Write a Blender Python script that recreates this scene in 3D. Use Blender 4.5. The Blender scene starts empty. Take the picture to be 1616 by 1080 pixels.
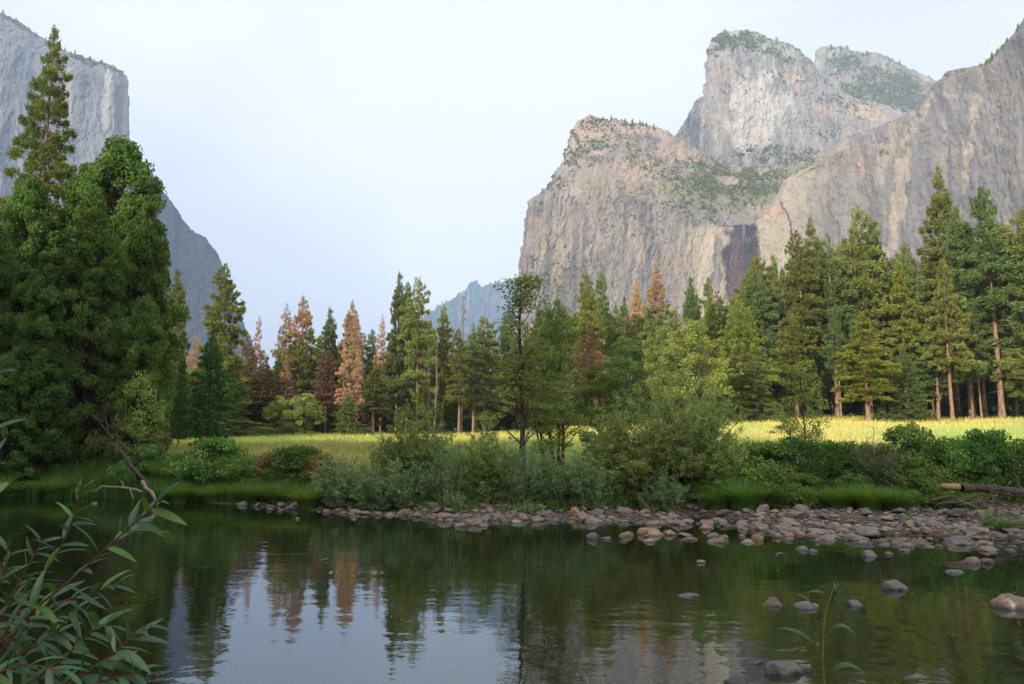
import bpy, math
import numpy as np
from mathutils import Vector

S = bpy.context.scene
COL = S.collection
PI = math.pi

# ------------------------------------------------------------------ camera
FPX, CX, CY = 1257.0, 808.0, 540.0          # focal length and centre in photograph pixels (1616 x 1080)
HOR = 710.0                                  # horizon row in the photograph
PITCH = math.atan((HOR - CY) / FPX)
CAMZ = 2.0
cam_d = bpy.data.cameras.new('camera')
cam = bpy.data.objects.new('camera', cam_d)
COL.objects.link(cam)
cam_d.sensor_width = 36.0
cam_d.lens = FPX / 1616.0 * 36.0
cam_d.clip_start = 0.05
cam_d.clip_end = 40000
cam.location = (0, 0, CAMZ)
cam.rotation_euler = (PI / 2 + PITCH, 0, 0)
S.camera = cam

# ------------------------------------------------------------------ light
SUN_EL = math.radians(17.0)
SUN_OFF = math.radians(35.0)                 # sun stands behind the camera, this far round to the left
SUN_DIR = np.array([-math.sin(SUN_OFF) * math.cos(SUN_EL), -math.cos(SUN_OFF) * math.cos(SUN_EL), math.sin(SUN_EL)])
SKY_STRENGTH = 0.1
w = bpy.data.worlds.new('World')
S.world = w
w.use_nodes = True
nt = w.node_tree
nt.nodes.clear()
N = nt.nodes.new
L = nt.links.new
out = N('ShaderNodeOutputWorld')
bg = N('ShaderNodeBackground')
bg.inputs['Strength'].default_value = SKY_STRENGTH
sky = N('ShaderNodeTexSky')
sky.sky_type = 'NISHITA'
sky.sun_disc = False
sky.sun_elevation = SUN_EL
sky.sun_rotation = PI + SUN_OFF
sky.altitude = 1200
sky.dust_density = 2.0
tc = N('ShaderNodeTexCoord')
mp = N('ShaderNodeMapping')
mp.inputs['Scale'].default_value = (1.0, 1.0, 2.4)
L(tc.outputs['Generated'], mp.inputs['Vector'])
no = N('ShaderNodeTexNoise')
no.inputs['Scale'].default_value = 1.7
no.inputs['Detail'].default_value = 5.0
no.inputs['Roughness'].default_value = 0.52
no.inputs['Distortion'].default_value = 0.4
L(mp.outputs['Vector'], no.inputs['Vector'])
sp = N('ShaderNodeSeparateXYZ')
L(tc.outputs['Generated'], sp.inputs[0])
def wmath(op, a, b=None, c=None):
    n = N('ShaderNodeMath'); n.operation = op
    for i, v in enumerate((a, b, c)):
        if v is None: continue
        if isinstance(v, (int, float)): n.inputs[i].default_value = v
        else: L(v, n.inputs[i])
    return n.outputs[0]
def wblob(px, py, rad):
    "1 inside a soft round region of the sky round the direction of this pixel, 0 outside"
    d = np.array([(px - CX) / FPX, 1.0 * math.cos(PITCH) - (CY - py) / FPX * math.sin(PITCH), math.sin(PITCH) + (CY - py) / FPX * math.cos(PITCH)])
    d /= np.linalg.norm(d)
    vd = N('ShaderNodeVectorMath'); vd.operation = 'DISTANCE'
    L(tc.outputs['Generated'], vd.inputs[0]); vd.inputs[1].default_value = tuple(d)
    mr = N('ShaderNodeMapRange'); mr.interpolation_type = 'SMOOTHSTEP'
    mr.inputs['From Min'].default_value = rad; mr.inputs['From Max'].default_value = 0.0
    L(vd.outputs['Value'], mr.inputs['Value'])
    return mr.outputs[0]
mr = N('ShaderNodeMapRange'); mr.interpolation_type = 'SMOOTHSTEP'
mr.inputs['From Min'].default_value = 0.36
mr.inputs['From Max'].default_value = 0.66
L(no.outputs['Fac'], mr.inputs['Value'])
up = N('ShaderNodeMapRange')
up.inputs['From Min'].default_value = 0.1
up.inputs['From Max'].default_value = 0.5
L(sp.outputs['Z'], up.inputs['Value'])
white = wmath('MULTIPLY_ADD', mr.outputs[0], 0.42, wmath('MULTIPLY', up.outputs[0], 0.45))
white = wmath('ADD', white, wmath('MULTIPLY', wblob(770, 420, 0.17), 0.75))
white = wmath('ADD', white, wmath('MULTIPLY', wblob(760, 120, 0.50), 0.55))
white = wmath('SUBTRACT', white, wmath('MULTIPLY', wblob(480, 420, 0.34), 0.42))
white = wmath('ADD', white, 0.14)
white = wmath('SUBTRACT', white, wmath('MULTIPLY', wblob(1420, 40, 0.30), 0.25))
cl = N('ShaderNodeClamp'); L(white, cl.inputs[0])
ramp = N('ShaderNodeMix'); ramp.data_type = 'RGBA'
ramp.inputs['A'].default_value = (4.9, 5.2, 6.05, 1)      # thin blue-grey overcast
ramp.inputs['B'].default_value = (7.0, 6.98, 7.25, 1)    # white cloud
L(cl.outputs[0], ramp.inputs['Factor'])
mx = N('ShaderNodeMix'); mx.data_type = 'RGBA'
mx.inputs['Factor'].default_value = 0.93
L(sky.outputs['Color'], mx.inputs['A'])
L(ramp.outputs['Result'], mx.inputs['B'])
# the western half of the sky, behind the camera, is brighter towards evening; boosted and warmed here to fill the shaded foreground
west = N('ShaderNodeMapRange'); west.interpolation_type = 'SMOOTHSTEP'
west.inputs['From Min'].default_value = 0.25; west.inputs['From Max'].default_value = -0.55
west.inputs['To Min'].default_value = 1.0; west.inputs['To Max'].default_value = 3.0
L(sp.outputs['Y'], west.inputs['Value'])
wv = N('ShaderNodeVectorMath'); wv.operation = 'SCALE'
L(mx.outputs['Result'], wv.inputs[0]); L(west.outputs[0], wv.inputs['Scale'])
warm = N('ShaderNodeMix'); warm.data_type = 'RGBA'; warm.blend_type = 'MULTIPLY'
wf = N('ShaderNodeMapRange'); wf.inputs['From Min'].default_value = 1.0; wf.inputs['From Max'].default_value = 3.0
L(west.outputs[0], wf.inputs['Value']); L(wf.outputs[0], warm.inputs['Factor'])
L(wv.outputs[0], warm.inputs['A']); warm.inputs['B'].default_value = (1.13, 1.03, 0.85, 1)
L(warm.outputs['Result'], bg.inputs['Color'])
L(bg.outputs[0], out.inputs[0])

sun_d = bpy.data.lights.new('sun', 'SUN')
sun_d.energy = 5.0
sun_d.angle = math.radians(0.5)
sun_d.color = (1.0, 0.90, 0.75)
sun = bpy.data.objects.new('sun', sun_d)
COL.objects.link(sun)
sun.rotation_euler = Vector(SUN_DIR.tolist()).to_track_quat('Z', 'Y').to_euler()
sun.location = (-60, -120, 120)

S.view_settings.view_transform = 'Standard'
S.view_settings.look = 'None'
S.view_settings.exposure = 0.65
S.view_settings.gamma = 1.0
S.cycles.use_denoising = True
S.cycles.max_bounces = 6
S.cycles.diffuse_bounces = 3
S.cycles.glossy_bounces = 3
S.cycles.transmission_bounces = 3
S.cycles.volume_bounces = 0
S.cycles.caustics_reflective = False
S.cycles.caustics_refractive = False

# ------------------------------------------------------------------ helpers
def rays(px, py):
    px = np.asarray(px, float); py = np.asarray(py, float)
    x = (px - CX) / FPX; y = (CY - py) / FPX
    return x, math.cos(PITCH) - y * math.sin(PITCH), math.sin(PITCH) + y * math.cos(PITCH)
def at(px, py, Y):
    "world point at depth Y seen at this pixel of the photograph"
    x, f, z = rays(px, py)
    k = np.asarray(Y, float) / f
    return np.stack(np.broadcast_arrays(x * k, f * k, CAMZ + z * k), -1)
def on_plane(px, py, z=0.0):
    x, f, zz = rays(px, py)
    k = (z - CAMZ) / zz
    return x * k, f * k
def hash3(ix, iy, iz, seed):
    h = (ix.astype(np.int64) * 374761393 + iy.astype(np.int64) * 668265263 + iz.astype(np.int64) * 2147483647 + seed * 1274126177) & 0xFFFFFFFF
    h = ((h ^ (h >> 13)) * 1274126177) & 0xFFFFFFFF
    h = ((h ^ (h >> 16)) * 2246822519) & 0xFFFFFFFF
    h = h ^ (h >> 15)
    return (h & 0xFFFFFF) / float(0xFFFFFF)
def vnoise(x, y, z=0.0, seed=0):
    "smooth lattice noise, 0..1"
    x, y, z = np.broadcast_arrays(np.asarray(x, float), np.asarray(y, float), np.asarray(z, float))
    fx, fy, fz = np.floor(x), np.floor(y), np.floor(z)
    tx, ty, tz = x - fx, y - fy, z - fz
    tx = tx * tx * tx * (tx * (tx * 6 - 15) + 10); ty = ty * ty * ty * (ty * (ty * 6 - 15) + 10); tz = tz * tz * (3 - 2 * tz)
    r = 0
    flat = bool(np.all(tz == 0))
    for dx in (0, 1):
        for dy in (0, 1):
            for dz in ((0,) if flat else (0, 1)):
                wgt = (tx if dx else 1 - tx) * (ty if dy else 1 - ty) * (tz if dz else 1 - tz)
                r = r + wgt * hash3(fx + dx, fy + dy, fz + dz, seed)
    return r
def fbm(x, y, z=0.0, oct=4, seed=0, gain=0.5):
    a, s, t = 1.0, 0.0, 0.0
    for o in range(oct):
        s = s + a * vnoise(np.asarray(x) * 2 ** o, np.asarray(y) * 2 ** o, np.asarray(z) * 2 ** o, seed + o * 17)
        t += a; a *= gain
    return s / t
def sstep(a, b, x):
    t = np.clip((np.asarray(x, float) - a) / (b - a), 0, 1)
    return t * t * (3 - 2 * t)
def norm(v):
    return v / np.maximum(np.linalg.norm(v, axis=-1, keepdims=True), 1e-9)

def link_mesh(name, V, Q, mat, parent=None, tint=None, smooth=False):
    "one mesh object from an array of vertices and an array of quads (or triangles)"
    V = np.ascontiguousarray(V, np.float32); Q = np.ascontiguousarray(Q, np.int32)
    me = bpy.data.meshes.new(name)
    me.vertices.add(len(V)); me.vertices.foreach_set('co', V.ravel())
    n, k = Q.shape
    me.loops.add(n * k); me.loops.foreach_set('vertex_index', Q.ravel())
    me.polygons.add(n); me.polygons.foreach_set('loop_start', np.arange(0, n * k, k, dtype=np.int32))
    if smooth: me.polygons.foreach_set('use_smooth', np.ones(n, bool))
    if tint is not None:
        T = np.asarray(tint, np.float32)
        if T.ndim == 1: T = np.stack([T, T, T], -1)
        T = np.concatenate([T, np.ones((len(T), 1), np.float32)], 1)
        at_ = me.attributes.new('tint', 'FLOAT_COLOR', 'POINT')
        at_.data.foreach_set('color', np.ascontiguousarray(T, np.float32).ravel())
    me.update(calc_edges=True)
    me.materials.append(mat)
    o = bpy.data.objects.new(name, me)
    COL.objects.link(o)
    if parent is not None: o.parent = parent
    return o
def tag(o, label=None, cat=None, group=None, kind=None):
    for k, v in (('label', label), ('category', cat), ('group', group), ('kind', kind)):
        if v: o[k] = v
    return o
def empty(name, loc=(0, 0, 0), rz=0.0):
    o = bpy.data.objects.new(name, None)
    o.empty_display_size = 0.3
    o.location = loc; o.rotation_euler = (0, 0, rz)
    COL.objects.link(o)
    return o
def copy_tree(root):
    r = root.copy(); COL.objects.link(r)
    for ch in root.children:
        c = ch.copy(); COL.objects.link(c); c.parent = r
        for g in ch.children:
            d = g.copy(); COL.objects.link(d); d.parent = c
    return r

class MB:
    "collects vertices, quads and a tint per vertex"
    def __init__(s): s.V, s.Q, s.T, s.n = [], [], [], 0
    def add(s, V, Q, T=1.0):
        V = np.asarray(V, float).reshape(-1, 3)
        s.V.append(V); s.Q.append(np.asarray(Q, int) + s.n)
        T = np.asarray(T, float)
        if T.ndim == 0: T = np.full((len(V), 3), float(T))
        elif T.ndim == 1: T = np.repeat(T[:, None], 3, 1)
        s.T.append(T); s.n += len(V)
    def tube(s, path, rad, sides=6, T=1.0):
        P = np.asarray(path, float); R = np.asarray(rad, float)
        d = norm(np.gradient(P, axis=0))
        ref = np.where(np.abs(d[:, 2:3]) > 0.9, np.array([[1.0, 0, 0]]), np.array([[0, 0, 1.0]]))
        a = norm(np.cross(d, ref)); b = np.cross(d, a)
        an = np.arange(sides) / sides * 2 * PI
        V = P[:, None] + R[:, None, None] * (np.cos(an)[None, :, None] * a[:, None] + np.sin(an)[None, :, None] * b[:, None])
        n = len(P)
        i = np.arange(n - 1)[:, None] * sides + np.arange(sides)[None]
        j = np.arange(n - 1)[:, None] * sides + (np.arange(sides)[None] + 1) % sides
        Q = np.stack([i, j, j + sides, i + sides], -1).reshape(-1, 4)
        s.add(V.reshape(-1, 3), Q, T)
    def cards(s, c, a, b, l, w, T, bend=None):
        "leaf-shaped quads: centre, long axis, cross axis, half length, half width"
        c, a, b = (np.asarray(x, float) for x in (c, a, b))
        l = np.broadcast_to(l, len(c))[:, None]; w = np.broadcast_to(w, len(c))[:, None]
        V = np.stack([c - a * l, c + b * w - a * l * 0.1, c + a * l, c - b * w - a * l * 0.1], 1)
        n = len(c)
        Q = np.arange(n * 4).reshape(n, 4)
        T = np.broadcast_to(T, n)
        s.add(V.reshape(-1, 3), Q, np.repeat(T, 4))
    def build(s, name, mat, parent=None, smooth=False):
        return link_mesh(name, np.concatenate(s.V), np.concatenate(s.Q), mat, parent, np.concatenate(s.T), smooth)

def rand_unit(rng, n):
    return norm(rng.normal(size=(n, 3)))
def perp(rng, a):
    return norm(np.cross(a, rand_unit(rng, len(a))))

# ------------------------------------------------------------------ materials
def new_mat(name):
    m = bpy.data.materials.new(name); m.use_nodes = True
    t = m.node_tree; t.nodes.clear()
    return m, t, t.nodes.new, t.links.new
def leaf_mat(name, col, trans=0.35, hue=0.03, val=0.3, tcol=None, gloss=0.0):
    "leaves and needles: diffuse with some light coming through, each plant a little different"
    m, t, N, L = new_mat(name)
    o = N('ShaderNodeOutputMaterial')
    at_ = N('ShaderNodeAttribute'); at_.attribute_name = 'tint'
    oi = N('ShaderNodeObjectInfo')
    hs = N('ShaderNodeHueSaturation')
    hs.inputs['Color'].default_value = (*col, 1)
    m1 = N('ShaderNodeMapRange'); L(oi.outputs['Random'], m1.inputs['Value'])
    m1.inputs['To Min'].default_value = 0.5 - hue; m1.inputs['To Max'].default_value = 0.5 + hue
    L(m1.outputs[0], hs.inputs['Hue'])
    m2 = N('ShaderNodeMath'); m2.operation = 'MULTIPLY'; m2.inputs[1].default_value = 7.13; L(oi.outputs['Random'], m2.inputs[0])
    m3 = N('ShaderNodeMath'); m3.operation = 'FRACT'; L(m2.outputs[0], m3.inputs[0])
    m4 = N('ShaderNodeMapRange'); L(m3.outputs[0], m4.inputs['Value'])
    m4.inputs['To Min'].default_value = 1 - val; m4.inputs['To Max'].default_value = 1 + val
    L(m4.outputs[0], hs.inputs['Value'])
    mu = N('ShaderNodeMix'); mu.data_type = 'RGBA'; mu.blend_type = 'MULTIPLY'; mu.inputs['Factor'].default_value = 1
    L(hs.outputs[0], mu.inputs['A']); L(at_.outputs['Color'], mu.inputs['B'])
    d = N('ShaderNodeBsdfDiffuse'); L(mu.outputs['Result'], d.inputs['Color'])
    tr = N('ShaderNodeBsdfTranslucent')
    mt = N('ShaderNodeMix'); mt.data_type = 'RGBA'; mt.blend_type = 'MULTIPLY'; mt.inputs['Factor'].default_value = 1
    mt.inputs['B'].default_value = (*(tcol or (1.3, 1.25, 0.6)), 1)
    L(mu.outputs['Result'], mt.inputs['A']); L(mt.outputs['Result'], tr.inputs['Color'])
    ms = N('ShaderNodeMixShader'); ms.inputs[0].default_value = trans
    L(d.outputs[0], ms.inputs[1]); L(tr.outputs[0], ms.inputs[2])
    last = ms.outputs[0]
    if gloss:
        g = N('ShaderNodeBsdfGlossy'); g.inputs['Roughness'].default_value = 0.38; g.inputs['Color'].default_value = (0.9, 0.95, 1, 1)
        mg = N('ShaderNodeMixShader'); mg.inputs[0].default_value = gloss
        L(last, mg.inputs[1]); L(g.outputs[0], mg.inputs[2]); last = mg.outputs[0]
    L(last, o.inputs['Surface'])
    return m
def bark_mat(name, c0, c1, scale=6.0, stretch=5.0):
    m, t, N, L = new_mat(name)
    o = N('ShaderNodeOutputMaterial'); p = N('ShaderNodeBsdfPrincipled')
    p.inputs['Roughness'].default_value = 0.9; p.inputs['Specular IOR Level'].default_value = 0.2
    tc = N('ShaderNodeTexCoord'); mp = N('ShaderNodeMapping'); mp.inputs['Scale'].default_value = (scale, scale, scale / stretch)
    L(tc.outputs['Object'], mp.inputs['Vector'])
    n = N('ShaderNodeTexNoise'); n.inputs['Scale'].default_value = 1.0; n.inputs['Detail'].default_value = 5; n.inputs['Roughness'].default_value = 0.65
    L(mp.outputs[0], n.inputs['Vector'])
    r = N('ShaderNodeValToRGB'); r.color_ramp.elements[0].position = 0.35; r.color_ramp.elements[1].position = 0.65
    r.color_ramp.elements[0].color = (*c0, 1); r.color_ramp.elements[1].color = (*c1, 1)
    L(n.outputs['Fac'], r.inputs['Fac']); L(r.outputs['Color'], p.inputs['Base Color'])
    b = N('ShaderNodeBump'); b.inputs['Strength'].default_value = 0.8; b.inputs['Distance'].default_value = 0.04
    L(n.outputs['Fac'], b.inputs['Height']); L(b.outputs[0], p.inputs['Normal'])
    L(p.outputs[0], o.inputs['Surface'])
    return m
def attr_mat(name, rough=0.9, nscale=1.0, namt=0.35, bump=0.3, bdist=0.1, spec=0.2, stretch=(1, 1, 1), coord='Object'):
    "colour carried by the mesh, with fine procedural speckle and bump"
    m, t, N, L = new_mat(name)
    o = N('ShaderNodeOutputMaterial'); p = N('ShaderNodeBsdfPrincipled')
    p.inputs['Roughness'].default_value = rough; p.inputs['Specular IOR Level'].default_value = spec
    at_ = N('ShaderNodeAttribute'); at_.attribute_name = 'tint'
    tc = N('ShaderNodeTexCoord'); mp = N('ShaderNodeMapping'); mp.inputs['Scale'].default_value = stretch
    L(tc.outputs[coord], mp.inputs['Vector'])
    n = N('ShaderNodeTexNoise'); n.inputs['Scale'].default_value = nscale; n.inputs['Detail'].default_value = 6; n.inputs['Roughness'].default_value = 0.68
    L(mp.outputs[0], n.inputs['Vector'])
    mr = N('ShaderNodeMapRange'); mr.inputs['From Min'].default_value = 0.25; mr.inputs['From Max'].default_value = 0.75
    mr.inputs['To Min'].default_value = 1 - namt; mr.inputs['To Max'].default_value = 1 + namt
    L(n.outputs['Fac'], mr.inputs['Value'])
    mu = N('ShaderNodeVectorMath'); mu.operation = 'SCALE'
    L(at_.outputs['Color'], mu.inputs[0]); L(mr.outputs[0], mu.inputs['Scale'])
    L(mu.outputs[0], p.inputs['Base Color'])
    b = N('ShaderNodeBump'); b.inputs['Strength'].default_value = bump; b.inputs['Distance'].default_value = bdist
    L(n.outputs['Fac'], b.inputs['Height']); L(b.outputs[0], p.inputs['Normal'])
    L(p.outputs[0], o.inputs['Surface'])
    return m

M = {}
M['rock'] = attr_mat('granite_face', 0.95, 0.09, 0.16, 0.30, 4.0, 0.1, (1, 1, 0.35))
M['ground'] = attr_mat('ground_earth', 0.95, 1.3, 0.35, 0.5, 0.08, 0.1)
M['pine'] = leaf_mat('pine_needles', (0.180, 0.210, 0.064), 0.42, 0.018, 0.28)
M['pine_cool'] = leaf_mat('fir_needles', (0.140, 0.190, 0.068), 0.42, 0.015, 0.2)
M['pine_lime'] = leaf_mat('young_needles', (0.215, 0.245, 0.055), 0.45, 0.015, 0.2)
M['pine_dark'] = leaf_mat('dark_needles', (0.045, 0.115, 0.040), 0.25, 0.01, 0.1)
M['dead'] = leaf_mat('dead_needles', (0.37, 0.25, 0.145), 0.3, 0.012, 0.22, (1.2, 1.0, 0.8))
M['dead_brown'] = leaf_mat('brown_needles', (0.17, 0.095, 0.06), 0.25, 0.01, 0.2, (1.1, 1.0, 0.8))
M['twig'] = leaf_mat('dry_twigs', (0.20, 0.16, 0.13), 0.1, 0.01, 0.2, (1, 1, 1))
M['oak'] = leaf_mat('broad_leaves', (0.078, 0.128, 0.036), 0.42, 0.014, 0.12)
M['cottonwood'] = leaf_mat('cottonwood_leaves', (0.175, 0.220, 0.050), 0.42, 0.014, 0.12, None, 0.02)
M['alder'] = leaf_mat('alder_leaves', (0.140, 0.185, 0.060), 0.45, 0.01, 0.1, None, 0.01)
M['willow'] = leaf_mat('willow_leaves', (0.185, 0.245, 0.085), 0.45, 0.015, 0.12, None, 0.012)
M['willow_grey'] = leaf_mat('grey_willow_leaves', (0.165, 0.240, 0.112), 0.34, 0.012, 0.12, (1.1, 1.15, 0.7), 0.015)
M['bush'] = leaf_mat('bush_leaves', (0.085, 0.155, 0.038), 0.38, 0.03, 0.3, None, 0.01)
M['bush_red'] = leaf_mat('reddish_leaves', (0.19, 0.105, 0.055), 0.3, 0.02, 0.2, (1.1, 1, 0.8))
M['sedge'] = leaf_mat('sedge_blades', (0.110, 0.205, 0.042), 0.42, 0.02, 0.2, None, 0.02)
M['meadow'] = leaf_mat('meadow_blades', (0.40, 0.385, 0.155), 0.35, 0.008, 0.1)
M['fg_leaf'] = leaf_mat('foreground_leaves', (0.034, 0.078, 0.040), 0.3, 0.008, 0.1, (1.6, 1.6, 0.35), 0.03)
M['brush'] = leaf_mat('mountain_brush', (0.115, 0.125, 0.048), 0.2, 0.01, 0.1)
M['bark_pine'] = bark_mat('pine_bark', (0.10, 0.062, 0.045), (0.27, 0.17, 0.115), 5.0)
M['bark_dark'] = bark_mat('dark_bark', (0.020, 0.016, 0.014), (0.062, 0.050, 0.042), 8.0)
M['bark_grey'] = bark_mat('grey_wood', (0.085, 0.07, 0.06), (0.21, 0.18, 0.155), 8.0)
M['stem_red'] = bark_mat('red_stem', (0.085, 0.042, 0.026), (0.16, 0.08, 0.045), 60.0)
M['stem_green'] = bark_mat('green_stem', (0.16, 0.13, 0.04), (0.25, 0.16, 0.06), 60.0)
M['fresh_wood'] = bark_mat('broken_wood', (0.15, 0.10, 0.055), (0.30, 0.20, 0.115), 20.0)
# ------------------------------------------------------------------ the lie of the land
_wl = [(-60, 783), (60, 784), (180, 786), (300, 793), (400, 798), (480, 805), (560, 811), (640, 816), (700, 822), (780, 822), (900, 823), (980, 824),
       (1050, 826), (1130, 829), (1200, 838), (1300, 851), (1400, 858), (1500, 862), (1616, 864), (1700, 866)]
_wx, _wy = on_plane([p[0] for p in _wl], [p[1] for p in _wl])
def bank_y(x):
    return np.interp(x, _wx, _wy, left=_wy[0], right=_wy[-1]) + (fbm(np.asarray(x) * 0.9, 3.3, 0, 2, 5) - 0.5) * 0.9
def bar_w(x):
    "width of the cobble bar between the water and the bushes"
    return np.interp(x, [-30, -13.5, -11.5, -9, -4, 0, 3, 5.5, 9, 12, 30], [0.15, 0.2, 1.0, 0.9, 1.5, 1.8, 2.0, 5.0, 7.8, 8.0, 7.0])
def gz(x, y):
    x = np.asarray(x, float); y = np.asarray(y, float)
    d = y - bank_y(x); wd = bar_w(x)
    bed = np.maximum(-0.9, d * 0.13)
    bed = np.maximum(bed, np.interp(y, [0.5, 2.0, 4.5], [0.75, 0.25, -0.9]))
    bar = 0.20 * np.clip(d / wd, 0, 1) ** 1.6 + (fbm(x * 0.55, y * 0.9, 0, 3, 9) - 0.52) * 0.26 * np.clip(d / 0.6, 0, 1)
    bar = bar - 0.30 * sstep(0.52, 0.45, fbm(x * 0.45, y * 0.8, 0, 3, 44)) * sstep(4.5, 6.0, x) * sstep(0.75, 0.55, d / wd)
    e = d - wd
    bank = sstep(0, 3.2, e) * 0.95
    az = x / np.maximum(y, 5.0)
    sl = 0.034 + (0.070 - 0.034) * sstep(-0.10, 0.36, az)
    far = np.maximum(y - 36, 0)
    far = np.where(far > 110, 110 + (far - 110) * 0.25, far)
    far = np.where(y > 700, 110 + (664 - 110) * 0.25 + (y - 700) * 0.02, far)
    mead = sl * far + sstep(0, 25, e) * 0.15 + (fbm(x * 0.06, y * 0.06, 0, 3, 21) - 0.5) * 0.5 * sstep(3, 20, e)
    z = np.where(d < 0, bed, bar + bank + np.where(e > 0, mead, 0))
    behind = -y
    z = np.where(y < 0.5, 0.75 + np.maximum(behind, 0) * 0.02, z)
    return z
def gzf(x, y): return float(gz(np.array([x]), np.array([y]))[0])

def terrain():
    ys = np.concatenate([np.linspace(-900, -60, 26), np.linspace(-55, -2, 24), np.linspace(-1, 14, 40), np.linspace(14.2, 40, 200), np.linspace(40.5, 170, 180), np.geomspace(172, 5200, 60)])
    xs = np.concatenate([-np.geomspace(4200, 52, 40), np.linspace(-50, -26, 60), np.linspace(-25.8, 25.8, 340), np.linspace(26, 70, 90), np.geomspace(72, 4200, 40)])
    X, Y = np.meshgrid(xs, ys)
    Z = gz(X, Y)
    Z = np.where((Z < 0.6) & (Y > 14) & (Y < 45), Z, Z)
    n1 = fbm(X * 0.25, Y * 0.25, 0, 4, 2); n2 = fbm(X * 0.03, Y * 0.06, 0, 4, 7)
    d = Y - bank_y(X); e = d - bar_w(X)
    bedc = np.array([0.055, 0.055, 0.032]); gravel = np.array([0.060, 0.048, 0.038]); soil = np.array([0.085, 0.07, 0.035])
    bankc = np.array([0.075, 0.105, 0.03]); gold = np.array([0.40, 0.35, 0.11]); green = np.array([0.17, 0.21, 0.055]); forest = np.array([0.10, 0.075, 0.045])
    def mixc(c, k, t): return c * (1 - t[..., None]) + k * t[..., None]
    C = np.broadcast_to(bedc, X.shape + (3,)).copy()
    C = mixc(C, gravel, sstep(-0.5, 0.1, d))
    C = mixc(C, soil, sstep(0.0, 0.8, e))
    C = mixc(C, bankc, sstep(1.0, 3.0, e))
    t = sstep(6, 16, e)
    C = mixc(C, gold * (0.75 + 0.5 * n1[..., None]), t)
    C = mixc(C, np.array([0.20, 0.19, 0.06]), t * (1 - sstep(28, 46, e)) * (1 - sstep(-0.02, 0.15, X / np.maximum(Y, 5))) * 0.8)  # near left ground dulled to olive: greener grass, with evening shade painted in
    C = mixc(C, green, t * sstep(0.50, 0.66, n2) * 0.7)
    C = mixc(C, forest, sstep(-4, 6, Y - meadow_far(X, Y)))
    C = mixc(C, soil, sstep(2, 0, Y))
    C = mixc(C, forest * 0.7, sstep(-20, -60, Y))
    nx, ny = len(xs), len(ys)
    i = (np.arange(ny - 1)[:, None] * nx + np.arange(nx - 1)[None]).ravel()
    Q = np.stack([i, i + 1, i + nx + 1, i + nx], -1)
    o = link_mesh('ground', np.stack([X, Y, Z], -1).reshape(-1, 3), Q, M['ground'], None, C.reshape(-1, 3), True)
    tag(o, 'river bed, bank and golden meadow floor running back under the forest', 'ground', None, 'structure')
def meadow_far(x, y):
    "depth of the far edge of the meadow, where the forest starts"
    az = np.asarray(x, float) / np.maximum(np.asarray(y, float), 5)
    return np.interp(az, [-0.5, -0.36, -0.3, -0.1, 0.1, 0.3, 0.5, 0.7], [60, 85, 120, 134, 126, 112, 104, 98])
terrain()

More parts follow.
